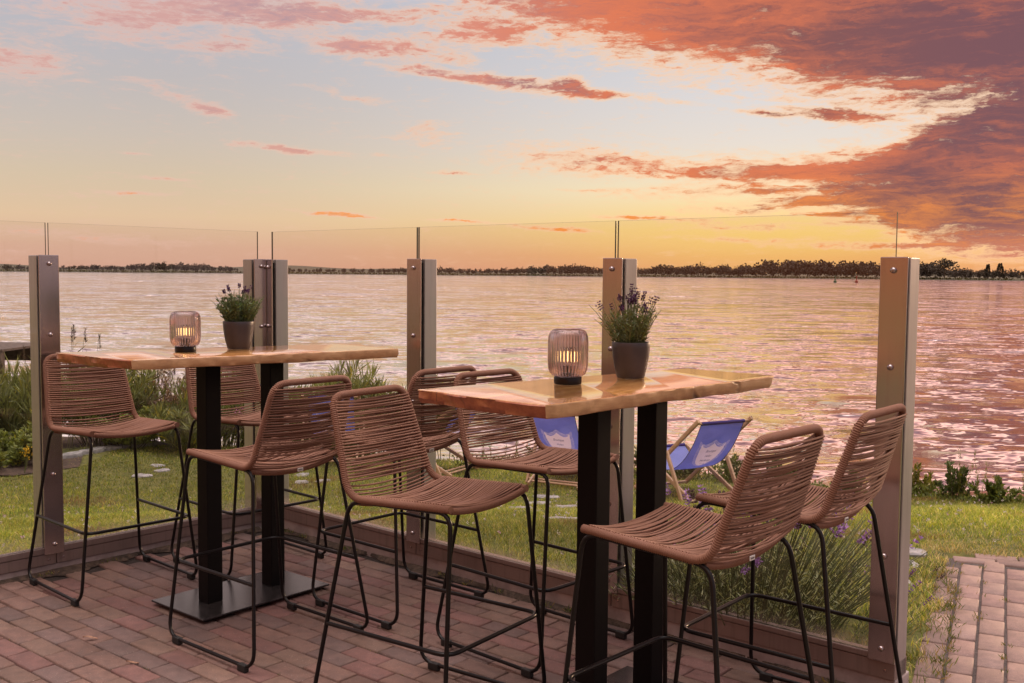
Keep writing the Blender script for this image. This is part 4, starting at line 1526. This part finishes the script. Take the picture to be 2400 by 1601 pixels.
WG = 'wild plants on the left bank'
wild = [  # x, y, h, rx, kind, label
    (-6.75, 12.6, 1.02, .60, 0, 'tall grey green shrub at the left edge of the view'),
    (-5.95, 12.0, .55, .50, 1, 'low leafy bush in the soil bed left of the first glass post'),
    (-6.2, 13.2, 1.12, .60, 2, 'tall reedy bush behind the first glass post'),
    (-5.35, 13.45, 1.30, .65, 4, 'dense green bush behind the leftmost stool'),
    (-4.60, 13.9, 1.30, .70, 3, 'brownish purple seeding bush behind the left table, right of the leftmost stool'),
    (-4.95, 13.3, .62, .55, 1, 'low green bush below the seat height of the leftmost stool'),
    (-3.85, 13.8, 1.30, .70, 2, 'green bladed bush behind the left table, left of its first column'),
    (-4.10, 13.25, .66, .60, 4, 'low leafy plants in front of the brownish bush'),
    (-3.10, 13.3, .82, .60, 1, 'low bright green bush with pink flowers below the left table'),
    (-3.1, 14.1, 1.32, .70, 4, 'green bush behind the corner posts'),
    (-2.40, 13.5, 1.30, .65, 2, 'tall green bladed bush right of the corner posts'),
    (-1.80, 13.3, 1.22, .60, 0, 'dark feathery bush above the backs of the two middle stools'),
    (-2.05, 12.9, .70, .60, 1, 'low bush behind the hidden deckchair, left of the middle post'),
    (-1.20, 13.0, .95, .48, 2, 'thin bush leaning right at the end of the bank, left of the middle post'),
]
kinds = [((.16, .175, .085), .12, .028, 5600, .9), ((.20, .235, .065), .075, .040, 4600, .6), ((.23, .26, .10), .26, .017, 5600, 1.9), ((.25, .17, .14), .06, .018, 7500, 1.3), ((.20, .225, .09), .16, .022, 5600, 1.3)]
for i, (x, y, h, rx, kd, lb) in enumerate(wild):
    c, L, W, n, up = kinds[kd]
    shrub('wild_bush', lb, x, y, h, rx * 1.15, 46, n, L, W, c, 200 + i, .45, up, WG, 'bush', lean=(.12 if i < 12 else .3, 0))


def reeds(label, x, y, h, rx, n, seed):
    g = np.random.default_rng(seed)
    t = thing('reed_clump', label, 'reeds', (x, y, float(terr(x, y)) - .02), 0, 'reed clumps on the left bank')
    st = MB(); LP, LD, LL = [], [], []
    PPs, PDs = [], []
    for i in range(n):
        b = np.array((g.normal() * rx * .6, g.normal() * rx * .4, 0))
        hh = h * g.uniform(.8, 1.06)
        tip = b + np.array((g.normal() * .12 + .05, g.normal() * .1, hh))
        tube_np(st, [b * (1 - u_) + tip * u_ for u_ in (0, .35, .7, 1)], .005, .0018, 4)
        for u_ in g.uniform(.25, .85, 6):
            a = g.uniform(0, 6.28)
            LP.append(b * (1 - u_) + tip * u_); LD.append((math.cos(a), math.sin(a) * .6, g.uniform(.6, 1.8))); LL.append(g.uniform(.18, .34))
        for q_ in range(46):
            PPs.append(tip - np.array((0, 0, g.uniform(0, .17)))); PDs.append((g.normal() * .45 + .25, g.normal() * .45, 1.0))
    st.build('stalks', mat_simple('reed stalk', (.15, .13, .07, 1), .7), t)
    LP, LD, LL = map(np.array, (LP, LD, LL))
    V, F = leaf_quads(LP, LD, LL, .014, .1)
    np_mesh('leaves', V, F, M['leaf'], t, colors=np.repeat(np.array((.11, .125, .05)) * g.uniform(.6, 1.4, (len(LP), 1)), 4, 0))
    PPs, PDs = np.array(PPs), np.array(PDs)
    V, F = leaf_quads(PPs, PDs, .05, .006, .1)
    np_mesh('plumes', V, F, M['leaf'], t, colors=np.repeat(np.array((.085, .062, .052)) * g.uniform(.6, 1.4, (len(PPs), 1)), 4, 0))


for i, (x, y, h, rx, n, lb) in enumerate([
    (-6.75, 12.9, 1.42, .35, 9, 'reeds with dark plumes at the far left, against the jetty'),
    (-5.72, 12.9, 1.50, .30, 10, 'reeds with dark plumes between the first post and the left table'),
    (-4.9, 14.4, 1.48, .45, 11, 'reeds with plumes just above the left table, left of the lantern'),
    (-4.0, 14.5, 1.46, .45, 11, 'reeds with plumes just above the left table, at the lantern'),
    (-2.75, 14.3, 1.52, .30, 7, 'reeds with plumes above the left table, right of the corner posts'),
    (-1.95, 14.0, 1.45, .25, 5, 'reeds with plumes above the right half of the left table'),
    (-.95, 13.0, 1.02, .18, 5, 'small reeds at the tip of the bank beside the middle post'),
]):
    reeds(lb, x, y, h, rx, n, 300 + i)


# little flowers on stalks
def wildflower(name, label, x, y, h, n, colr, seed):
    g = np.random.default_rng(seed)
    t = thing(name, label, 'flower', (x, y, float(terr(x, y))), 0)
    st = MB(); Ps = []
    for i in range(n):
        tip = np.array((g.normal() * .05, g.normal() * .05, h * g.uniform(.75, 1.0)))
        tube_np(st, [np.zeros(3), tip * .5 + np.array((.01, 0, 0)), tip], .003, .0015, 4)
        Ps += [tip + g.normal(size=3) * np.array((.02, .02, .035)) for _ in range(14)]
    st.build('stalk', mat_simple('flower stalk', (.12, .15, .04, 1), .7), t)
    Ps = np.array(Ps)
    V, F = leaf_quads(Ps, g.normal(size=Ps.shape) + np.array((0, 0, .6)), .026, .02, .3)
    np_mesh('petals', V, F, M['flower'], t, colors=np.repeat(np.array(colr) * g.uniform(.7, 1.2, (len(Ps), 1)), 4, 0))


wildflower('yellow_wildflower', 'yellow flower standing in the soil bed left of the first glass post', -5.45, 11.5, .34, 3, (.75, .50, .03), 1)
wildflower('pink_wildflower', 'pink flowers among the bushes below the left table', -3.02, 13.0, .78, 4, (.55, .20, .38), 2)
wildflower('pink_wildflower', 'pink flowers lower down, left of the other pink ones', -3.45, 13.05, .58, 3, (.50, .18, .36), 3)


# ------------------------------------------------------------------- stones
def stone(name, label, x, y, sx, sy, rz, seed, h=.03, group=None, z=None):
    g = random.Random(seed)
    n = 14
    mb = MB()
    ring = []
    for k in range(n):
        a = 2 * math.pi * k / n
        rr = 1 + .22 * math.sin(2 * a + seed) + g.uniform(-.13, .13)
        ring.append((math.cos(a) * rr * sx, math.sin(a) * rr * sy))
    vs_ = [(p[0], p[1], -.05) for p in ring] + [(p[0] * 1.0, p[1] * 1.0, h * .55) for p in ring] + [(p[0] * .9, p[1] * .9, h + g.uniform(-.004, .004)) for p in ring] + [(p[0] * .5, p[1] * .5, h + g.uniform(-.006, .006)) for p in ring] + [(0, 0, h)]
    fs_ = []
    for r_ in range(3):
        for k in range(n):
            fs_.append((r_ * n + k, r_ * n + (k + 1) % n, (r_ + 1) * n + (k + 1) % n, (r_ + 1) * n + k))
    for k in range(n):
        fs_.append((3 * n + k, 3 * n + (k + 1) % n, 4 * n))
    mb.add(vs_, fs_)
    o = mb.build(name, M['granite'], None, 50)
    zz = float(terr(x, y)) if z is None else z
    o.location = (x, y, zz + .004)
    # lie along the slope
    e = .25
    gx = (float(terr(x + e, y)) - float(terr(x - e, y))) / (2 * e); gy = (float(terr(x, y + e)) - float(terr(x, y - e))) / (2 * e)
    nv = Vector((-gx, -gy, 1)).normalized()
    qn = Vector((0, 0, 1)).rotation_difference(nv)
    o.rotation_mode = 'QUATERNION'
    from mathutils import Quaternion
    o.rotation_quaternion = qn @ Quaternion((0, 0, 1), rz)
    tag(o, label, 'stone', group)
    return o


SG = 'flat stepping stones set in the lawn'
stepping = [(-4.14, 12.05, .13, .11), (-3.98, 11.72, .10, .10), (-4.10, 11.4, .13, .11), (-2.28, 11.15, .12, .11), (-2.05, 11.2, .09, .09), (-2.36, 11.6, .11, .11),
            (.09, 9.45, .15, .16), (.27, 10.1, .17, .20), (.37, 10.55, .15, .14), (.52, 9.7, .16, .18), (.17, 8.35, .14, .16), (.36, 7.45, .15, .17), (.40, 8.55, .15, .15), (.62, 9.2, .15, .15)]
for i, (x, y, sx, sy) in enumerate(stepping):
    lb = 'flat grey stepping stone in the lawn at the far left, below the bushes' if i < 3 else ('flat grey stepping stone in the lawn between the left stools, far down the slope' if i < 6 else 'flat grey stepping stone in the lawn left of the near table column')
    stone('stepping_stone', lb, x, y, sx * .8, sy * .8, random.uniform(0, 3), i + 1, .012, SG if i < 3 else (SG + ', middle' if i < 6 else SG + ', right'))
for i, (x, y, sx, sy, lb) in enumerate([(2.10, 5.36, .11, .08, 'pale flat stone beside the path, uppermost of three'), (1.98, 5.10, .085, .07, 'pale flat stone beside the path, middle of three'), (1.83, 4.80, .09, .07, 'pale flat stone beside the path, lowest of three')]):
    stone('edging_stone', lb, x, y, sx, sy, .4 * i, 30 + i, .006)
edge_pts = [(-5.36, 12.55), (-5.22, 12.82), (-5.07, 13.05), (-4.9, 13.3), (-4.7, 13.5), (-4.45, 13.62), (-4.15, 13.68)]
for i, (x, y) in enumerate(edge_pts):
    stone('border_stone', 'pale flat stone in the row edging the lawn below the left bushes', x, y, .17, .09, .95 - .12 * i, 50 + i, .04, 'pale border stones below the left bushes')
tag(poly_sheet('planting_soil', [(-7.5, 11.6), (-5.5, 11.35), (-5.0, 11.9), (-5.25, 12.6), (-4.6, 13.7), (-5.5, 14.2), (-8.0, 13.5)], -.835, M['soil']), kind='structure')

# -------------------------------------------------------------------- jetty
t = thing('jetty', 'weathered wooden jetty at the far left, over the water', 'jetty', (-7.85, 17.2, .18), R(-4))
mb = MB()
for i in range(22):
    mb.box((-3.3 + i * .145, 0, -.03), (.138, 1.6, .04), bevel=.004)
mb.build('deck', M['jetty'], t)
for y in (-.78, .78):
    mb = MB(); mb.box((-1.75, y, -.19), (3.1, .09, .26), bevel=.006); mb.build('beam', M['jetty'], t)
for x in (-2.9, -1.6, -.35):
    for y in (-.66, .66):
        mb = MB(); mb.lathe([(.11, -2.6), (.11, -.055)], 14, (x, y, 0)); mb.build('pile', M['jetty'], t, 40)


# --------------------------------------------------------------- deckchairs
def canvas_mat():
    m, t, o = new_mat('blue canvas')
    co = t.coord('Object')
    n = t.noise(co, 900, 2, 0.5); n2 = t.noise(co, 5, 3, .5)
    c = t.mix(t.rng(n2, .3, .7), (0.30, 0.34, 0.70, 1), (0.34, 0.38, 0.76, 1))
    c = t.mix(t.rng(t.node('ShaderNodeAttribute', attribute_name='Col').outputs['Fac'], .35, .65), c, (.74, .68, .78, 1))
    c = t.scale(c, t.m('ADD', t.m('MULTIPLY', n, .4), .8))
    b = t.node('ShaderNodeBsdfPrincipled'); t.l.new(c, b.inputs['Base Color']); b.inputs['Roughness'].default_value = .9
    tl = t.node('ShaderNodeBsdfTranslucent'); t.l.new(t.scale(c, 1.3), tl.inputs[0])
    mx = t.node('ShaderNodeMixShader'); mx.inputs[0].default_value = .5
    t.l.new(b.outputs[0], mx.inputs[1]); t.l.new(tl.outputs[0], mx.inputs[2]); t.l.new(mx.outputs[0], o.inputs[0])
    m2, t, o = new_mat('white print')
    d1 = t.node('ShaderNodeBsdfDiffuse'); d1.inputs[0].default_value = (.82, .76, .86, 1)
    d2 = t.node('ShaderNodeBsdfTranslucent'); d2.inputs[0].default_value = (.85, .72, .85, 1)
    mx = t.node('ShaderNodeMixShader'); mx.inputs[0].default_value = .4
    t.l.new(d1.outputs[0], mx.inputs[1]); t.l.new(d2.outputs[0], mx.inputs[2]); t.l.new(mx.outputs[0], o.inputs[0])
    return m, m2


M['canvas'], M['print'] = canvas_mat()


def deckchair():
    t = thing('deckchair', 'x', 'deckchair', (0, 0, 0), 0, 'blue canvas deckchairs on the lawn')
    W = .325
    wd = M['wood_pale']
    # back frame: rear top to front foot
    at, af = Vector((-.55, 0, .83)), Vector((.45, 0, .02))
    mb = MB()
    for s in (1, -1):
        y = Vector((0, s * W, 0))
        mb.bar(at + y + (at - af) * .03, af + y, .028, .042, bevel=.008)
    mb.tube([at + Vector((.01, -W, -.01)), at + Vector((.01, W, -.01))], .013, 10)
    mb.bar(af + Vector((-.02, -W - .02, .012)), af + Vector((-.02, W + .02, .012)), .04, .028, bevel=.006)
    mb.build('back_frame', wd, t, 40)
    # seat frame
    bf, br = Vector((.42, 0, .44)), Vector((-.50, 0, .025))
    wi = W - .034
    mb = MB()
    for s in (1, -1):
        y = Vector((0, s * wi, 0))
        mb.bar(bf + y, br + y, .026, .042, bevel=.008)
    mb.tube([bf + Vector((-.02, -wi, 0)), bf + Vector((-.02, wi, 0))], .013, 10)
    mb.tube([br + Vector((.06, -wi, .025)), br + Vector((.06, wi, .025))], .012, 10)
    mb.build('seat_frame', wd, t, 40)
    # prop
    wo_ = W + .034
    mb = MB()
    for s in (1, -1):
        y = Vector((0, s * wo_, 0))
        mb.bar(Vector((-.12, 0, .50)) + y, Vector((-.40, 0, .015)) + y, .026, .045, up=(1, 0, 0), bevel=.01)
    mb.tube([Vector((-.372, -wo_, .062)), Vector((-.372, wo_, .062))], .012, 10)
    mb.build('prop_frame', wd, t, 40)
    # canvas
    p0, p3 = at + Vector((.01, 0, -.012)), bf + Vector((-.02, 0, 0))
    c1, c2 = Vector((-.36, 0, .42)), Vector((-.02, 0, .06))

    def cv(u_):
        return p0 * (1 - u_) ** 3 + c1 * 3 * u_ * (1 - u_) ** 2 + c2 * 3 * u_ * u_ * (1 - u_) + p3 * u_ ** 3

    cw = .262
    def shield_outline(k, grow):
        pts = []
        top = [(-1, 0.0), (-.82, .10), (-.55, .14), (-.28, .09), (0, -.02), (.28, .09), (.55, .14), (.82, .10), (1, 0.0)]
        for a, b in top: pts.append((a * k, b - grow))
        rgt = [(.95, .30), (.86, .52), (.68, .74), (.40, .91), (0, 1.03), (-.40, .91), (-.68, .74), (-.86, .52), (-.95, .30)]
        for a, b in rgt: pts.append((a * k, b + grow * .5))
        return np.array(pts)

    U0, U1 = .19, .48

    def inside(poly, x, y):
        c = np.zeros(x.shape, bool)
        for i in range(len(poly)):
            (x0, y0), (x1, y1) = poly[i], poly[(i + 1) % len(poly)]
            if y0 == y1: continue
            c ^= ((y0 > y) != (y1 > y)) & (x < (x1 - x0) * (y - y0) / (y1 - y0) + x0)
        return c

    nu, nv = 190, 110
    uu_, bb_ = np.meshgrid(np.linspace(0, 1, nu + 1), np.linspace(-1, 1, nv + 1), indexing='ij')
    pc = np.array([tuple(cv(u_)) for u_ in np.linspace(0, 1, nu + 1)])
    Vc = np.stack([pc[:, 0][:, None] + 0 * bb_, bb_ * cw, pc[:, 2][:, None] - .012 * (1 - bb_ ** 2) * np.sin(math.pi * uu_)], -1).reshape(-1, 3)
    sx_, sy_ = (bb_ * cw / .15).ravel(), ((uu_ - U0) / (U1 - U0)).ravel()
    pr = inside(shield_outline(1.0, 0), sx_, sy_)
    for k, gr in ((1.11, .055), (1.20, .10)):
        pr |= inside(shield_outline(k, gr), sx_, sy_) & ~inside(shield_outline(k - .028, gr - .018), sx_, sy_)
    ii = np.arange(nu)[:, None] * (nv + 1) + np.arange(nv)[None]
    Fc = np.stack([ii, ii + 1, ii + nv + 2, ii + nv + 1], -1).reshape(-1, 4)
    cvs = np_mesh('canvas', Vc, Fc, M['canvas'], t, colors=np.repeat(pr[:, None].astype(float), 3, 1), smooth=True)
    md = cvs.modifiers.new('thick', 'SOLIDIFY'); md.thickness = .002
    mb = MB()
    for p in (p0, p3):
        mb.tube([(p.x, -cw, p.z), (p.x, cw, p.z)], .0175, 14)
    mb.build('canvas_hem', mat_simple('dark blue hem', (.035, .022, .16, 1), .9), t, 60)
    mb = MB()
    for s in (1, -1):
        mb.tube([(cv(u_).x - .001, s * cw, cv(u_).z) for u_ in np.linspace(0, 1, 30)], .0028, 6)
    mb.build('piping', mat_simple('dark piping', (.02, .015, .05, 1), .9), t, 60)
    # shield printed across the back, seen mirrored from behind
    def on_canvas(a, b, off):
        """a across (m), b down the canvas as fraction u"""
        p = cv(b); p2 = cv(b + .01)
        tg_ = (p2 - p).normalized(); nn = Vector((-tg_.z, 0, tg_.x))
        if nn.x > 0: nn = -nn
        sag_ = -.012 * (1 - (a / cw) ** 2) * math.sin(math.pi * b)
        q_ = p + nn * off
        return (q_.x, a, q_.z + sag_)

    def sh(p, off):
        return on_canvas(p[0] * .15, U0 + (U1 - U0) * p[1], off)

    # lettering
    mb = MB()
    for li, (txt, size) in enumerate((('Boutique', .034), ('Hafen', .034), ('Herberge', .034))):
        cu = bpy.data.curves.new('txt', 'FONT'); cu.body = txt; cu.size = size; cu.align_x = 'CENTER'; cu.shear = .3
        to = bpy.data.objects.new('txt', cu); col.objects.link(to)
        dg = bpy.context.evaluated_depsgraph_get()
        me = bpy.data.meshes.new_from_object(to.evaluated_get(dg))
        b_ = .30 + li * .20
        for p in me.polygons:
            vs_ = []
            for vi in p.vertices:
                x, y, _ = me.vertices[vi].co
                # reads correctly from the front, so mirrored from behind
                vs_.append(on_canvas(-(x) * 1.0, U0 + (U1 - U0) * (b_ - y / .26), .0055))
            mb.add(vs_, [tuple(range(len(vs_)))])
        bpy.data.objects.remove(to); bpy.data.meshes.remove(me); bpy.data.curves.remove(cu)
    mb.tube([sh(p, .0052) for p in ((.16, .86), (.05, .83), (-.1, .88), (-.22, .86))], .0012, 4)
    mb.build('shield_lettering', mat_simple('blue print', (.10, .11, .33, 1), .9), cvs)
    # white cord loops tying the frames
    mb = MB()
    for s in (1, -1):
        for x, z in ((-.36, .088), (-.43, .056)):
            c = Vector((x, s * (wi + .002), z))
            mb.tube([c + Vector((math.cos(a) * .012, math.sin(a * 2) * .006, math.sin(a) * .030)) for a in np.linspace(0, 6.0, 12)], .004, 6)
    mb.build('cord', mat_simple('white cord', (.7, .68, .66, 1), .9), t, 60)
    return t


dc = deckchair()
spots = [(1.80, 10.47, 118.0, 'blue deckchair with a printed white shield, whole in view right of the near table columns'),
         (.677, 11.44, 63.0, 'blue deckchair half hidden by the near table column, facing right'),
         (-2.15, 12.55, 95.0, 'blue deckchair seen only through the cords of the stool before the left table'),
         (-.95, 12.0, 150.0, 'blue deckchair hidden behind the middle post, only its leg feet showing')]
for i, (x, y, a, lb) in enumerate(spots):
    o = dc if i == 0 else copy_tree(dc)
    zz = float(terr(x, y))
    o.location = (x, y, zz + (.03 if i == 0 else .0))
    o.rotation_euler = (0, 0, R(a))
    o['label'] = lb

# -------------------------------------------------------------------- grass
def lawn_grass():
    g = np.random.default_rng(77)
    N = 520000
    # sample in view wedge, denser near
    yy = 3.2 + (14.3 - 3.2) * g.random(N) ** 1.15
    xx = (g.random(N) * 2 - 1) * (yy * .56 + .7)
    ok = (shore_d(xx, yy) < .25) & ~in_patio(xx, yy, -.12)
    uu, vv = path_uv(xx, yy)
    ok &= ~((uu < 1.88 + .12 * vv) & (vv > -.085 + .03 * np.sin(uu * 9) + .02 * np.sin(uu * 23)) & (vv < 1.6))
    # soil under the lavender and in the planting bed: sparse
    a = (xx - RO[0]) * RN[0] + (yy - RO[1]) * RN[1]; s = (xx - RO[0]) * RU[0] + (yy - RO[1]) * RU[1]
    lav = (s > 1.15) & (s < 2.5) & (a > 0) & (a < .75)
    ok &= ~(lav & (g.random(N) > .18))
    bed = (xx < -5.0) & (yy > 11.35)
    ok &= ~(bed & (g.random(N) > .05))
    side = (vv < .0) & (uu < 1.9) & (a > .1 - 5)
    for (x, y, sx, sy) in stepping + [(2.10, 5.36, .11, .08), (1.98, 5.10, .085, .07), (1.83, 4.80, .09, .07)]:
        ok &= ((xx - x) / (sx * .95)) ** 2 + ((yy - y) / (sy * .95)) ** 2 > .42
    xx, yy = xx[ok], yy[ok]
    n = len(xx)
    zz = terr(xx, yy)
    patch = (np.sin(xx * 1.9 + 1.3 * np.sin(yy * 1.1)) + np.sin(yy * 2.3 - xx * .8) + np.sin(xx * 4.7 + yy * 3.9) * .6) / 2.6
    fine = np.sin(xx * 13 + 2 * np.sin(yy * 9)) * np.sin(yy * 11 + xx * 5)
    L = (.034 + .014 * patch + .012 * fine + .012 * g.random(n)) * (1 + .25 * (g.random(n) < .05))
    L = np.clip(L, .014, .09)
    Wd = (.0016 + .00028 * yy) * g.uniform(.7, 1.3, n)
    th = g.uniform(0, 6.28, n)
    tilt = np.abs(g.normal(size=n)) * .55 + .1
    D = np.stack([np.cos(th) * tilt, np.sin(th) * tilt, np.ones(n)], 1); D = unit(D)
    ph = th + g.normal(size=n) * .9
    S = np.stack([-np.sin(ph), np.cos(ph), np.zeros(n)], 1)
    B = np.stack([xx, yy, zz - .004], 1)
    V = np.empty((n, 5, 3))
    mid = B + D * L[:, None] * .55
    tip = B + D * L[:, None] + np.stack([np.cos(th), np.sin(th), -np.ones(n) * .5], 1) * (L * .28)[:, None]
    V[:, 0] = B - S * Wd[:, None] * .5; V[:, 1] = B + S * Wd[:, None] * .5
    V[:, 2] = mid + S * Wd[:, None] * .42; V[:, 3] = mid - S * Wd[:, None] * .42
    V[:, 4] = tip
    green = np.array((.24, .32, .045)); yel = np.array((.50, .47, .085)); straw = np.array((.66, .53, .27)); deep = np.array((.11, .18, .03))
    u = g.random(n) + patch * .30 + fine * .12
    # drier along the path and the patio edge
    dry = np.exp(-np.abs(uu[ok] - 1.95 - .12 * vv[ok]) / .30) * (vv[ok] > -.2) + .8 * np.exp(-np.abs(vv[ok]) / .12) * (uu[ok] < 1.9)
    r_ = g.random(n)
    C_ = np.where((u < .50)[:, None], green, np.where((u < .78)[:, None], yel, green * .6 + yel * .4))
    C_ = np.where((g.random(n) < .10)[:, None], straw, C_)
    C_ = np.where((g.random(n) < .12)[:, None], deep, C_)
    C_ = np.where((r_ < dry * .75)[:, None], straw * g.uniform(.7, 1.1, (n, 1)), C_)
    broad = np.sin(xx * .9 + 2.1 * np.sin(yy * .7)) + np.sin(yy * 1.6 + xx * .6 + 1)
    brown = np.clip(np.sin(xx * 2.7 + 1.5 * np.sin(yy * 1.9)) * np.sin(yy * 2.2 - xx * 1.1) - .45, 0, 1) * 1.6
    C_ = np.where((g.random(n) < brown)[:, None], np.array((.30, .20, .09)), C_)
    C_ = C_ * .86 * g.uniform(.6, 1.3, (n, 1)) * (1 + .2 * broad + .2 * fine)[:, None]
    Cv = np.repeat(C_, 5, 0)
    idx = np.arange(n)[:, None] * 5
    F3 = np.concatenate([idx + np.array([0, 1, 2]), idx + np.array([0, 2, 3]), idx + np.array([3, 2, 4])])
    tag(np_mesh('grass', V.reshape(-1, 3), F3, M['grass'], colors=Cv), 'short green and straw coloured grass of the sloping lawn', 'grass', kind='stuff')
    # clover heads
    m = 420
    cy = 5.2 + 5.5 * g.random(m); cx = (g.random(m) * 2 - 1) * cy * .55
    k = (shore_d(cx, cy) < -.3) & ~in_patio(cx, cy, -.2)
    pu, pv = path_uv(cx, cy); k &= ~((pu < 1.95 + .12 * pv) & (pv > -.1) & (pv < 1.7))
    cx, cy = cx[k], cy[k]
    Ps, Cs = [], []
    for x, y in zip(cx, cy):
        p = np.array((x, y, float(terr(x, y)) + g.uniform(.035, .055)))
        c = np.array((.75, .70, .66)) if g.random() < .86 else np.array((.6, .38, .45))
        for _ in range(10):
            Ps.append(p + g.normal(size=3) * .004); Cs.append(c * g.uniform(.7, 1.05))
    Ps = np.array(Ps)
    V, F = leaf_quads(Ps, g.normal(size=Ps.shape), .009, .007, .3)
    tag(np_mesh('clover_flowers', V, F, M['flower'], colors=np.repeat(np.array(Cs), 4, 0)), 'small white clover heads scattered through the lawn', 'clover', kind='stuff')


lawn_grass()


def joint_weeds():
    """tufts and moss in the joints of path and patio, and weeds along the kerb"""
    g = np.random.default_rng(9)
    Ps, Ds, Ls, Cs = [], [], [], []

    def tuft(x, y, n, L, spread, z=.0):
        for _ in range(n):
            Ps.append((x + g.normal() * spread, y + g.normal() * spread, z)); Ds.append((g.normal() * .7, g.normal() * .7, 1.0)); Ls.append(L * g.uniform(.5, 1.2))
            Cs.append(np.array((.10, .13, .03)) * g.uniform(.6, 1.5) if g.random() < .7 else np.array((.30, .22, .07)))

    for _ in range(70):
        u, v = g.uniform(-.4, 1.75), g.integers(0, 12) * .103
        p = PA + PD * u + PN * v
        tuft(p[0], p[1], int(g.integers(4, 16)), .022, .012)
    for u in np.arange(.1, 1.2, .09):
        p = PA + PD * (u + g.uniform(-.04, .04)) + PN * g.uniform(-.01, .01)
        tuft(p[0], p[1], int(g.integers(14, 40)), .035, .016)
    for _ in range(60):
        j = g.integers(-12, 12); i = g.uniform(-6, 14)
        x = -1.8955 + i * BL * ux - j * BW * uy; y = 3.9215 + i * BL * uy + j * BW * ux
        if in_patio(np.array(x), np.array(y), .05): tuft(x, y, int(g.integers(3, 9)), .010, .012, -.006)
    for s in g.uniform(-1.1, 2.2, 26):
        p = RO + RU * s - RN * g.uniform(.01, .05); tuft(p[0], p[1], int(g.integers(3, 14)), .03, .012, .004)
    for s in g.uniform(-.5, 1.1, 14):
        p = LO + LU * s - LN * g.uniform(.01, .06); tuft(p[0], p[1], int(g.integers(2, 9)), .022, .012, .004)
    # ragged bank between path and end post
    for _ in range(130):
        u, v = g.uniform(-.5, 1.6), -g.uniform(.02, .34)
        p = PA + PD * u + PN * v
        if not in_patio(np.array(p[0]), np.array(p[1]), -.14): tuft(p[0], p[1], 12, .06, .02)
    Ps, Ds = np.array(Ps), np.array(Ds)
    V, F = leaf_quads(Ps, Ds, np.array(Ls), .0035, .2)
    tag(np_mesh('joint_weeds', V, F, M['grass'], colors=np.repeat(np.array(Cs), 4, 0)), 'small weeds and tufts growing in the paving joints', 'weeds', kind='stuff')


joint_weeds()


def dry_leaf(label, x, y, rz, L, seed):
    g = random.Random(seed)
    mb = MB()
    n = 8
    vs_ = []
    for i in range(n + 1):
        f = i / n
        wd = L * .30 * math.sin(math.pi * f) ** .8 + .0006
        z = .003 + .006 * math.sin(f * 3 + seed)
        vs_ += [(L * (f - .5), -wd / 2, z + .003), (L * (f - .5), 0, z), (L * (f - .5), wd / 2, z + .004)]
    mb.add(vs_, [(i * 3 + k, i * 3 + 3 + k, i * 3 + 4 + k, i * 3 + 1 + k) for i in range(n) for k in (0, 1)])
    o = mb.build('dry_leaf', mat_simple('dry leaf', (.36, .20, .13, 1), .8, 0, 60, .3))
    o.location = (x, y, .003); o.rotation_euler = (0, 0, rz)
    tag(o, label, 'leaf')


dry_leaf('curled dry leaf on the paving, upper of two at the left', -1.64, 3.975, .2, .055, 1)
dry_leaf('curled dry leaf on the paving, lower of two at the left', -1.385, 3.73, .3, .045, 2)
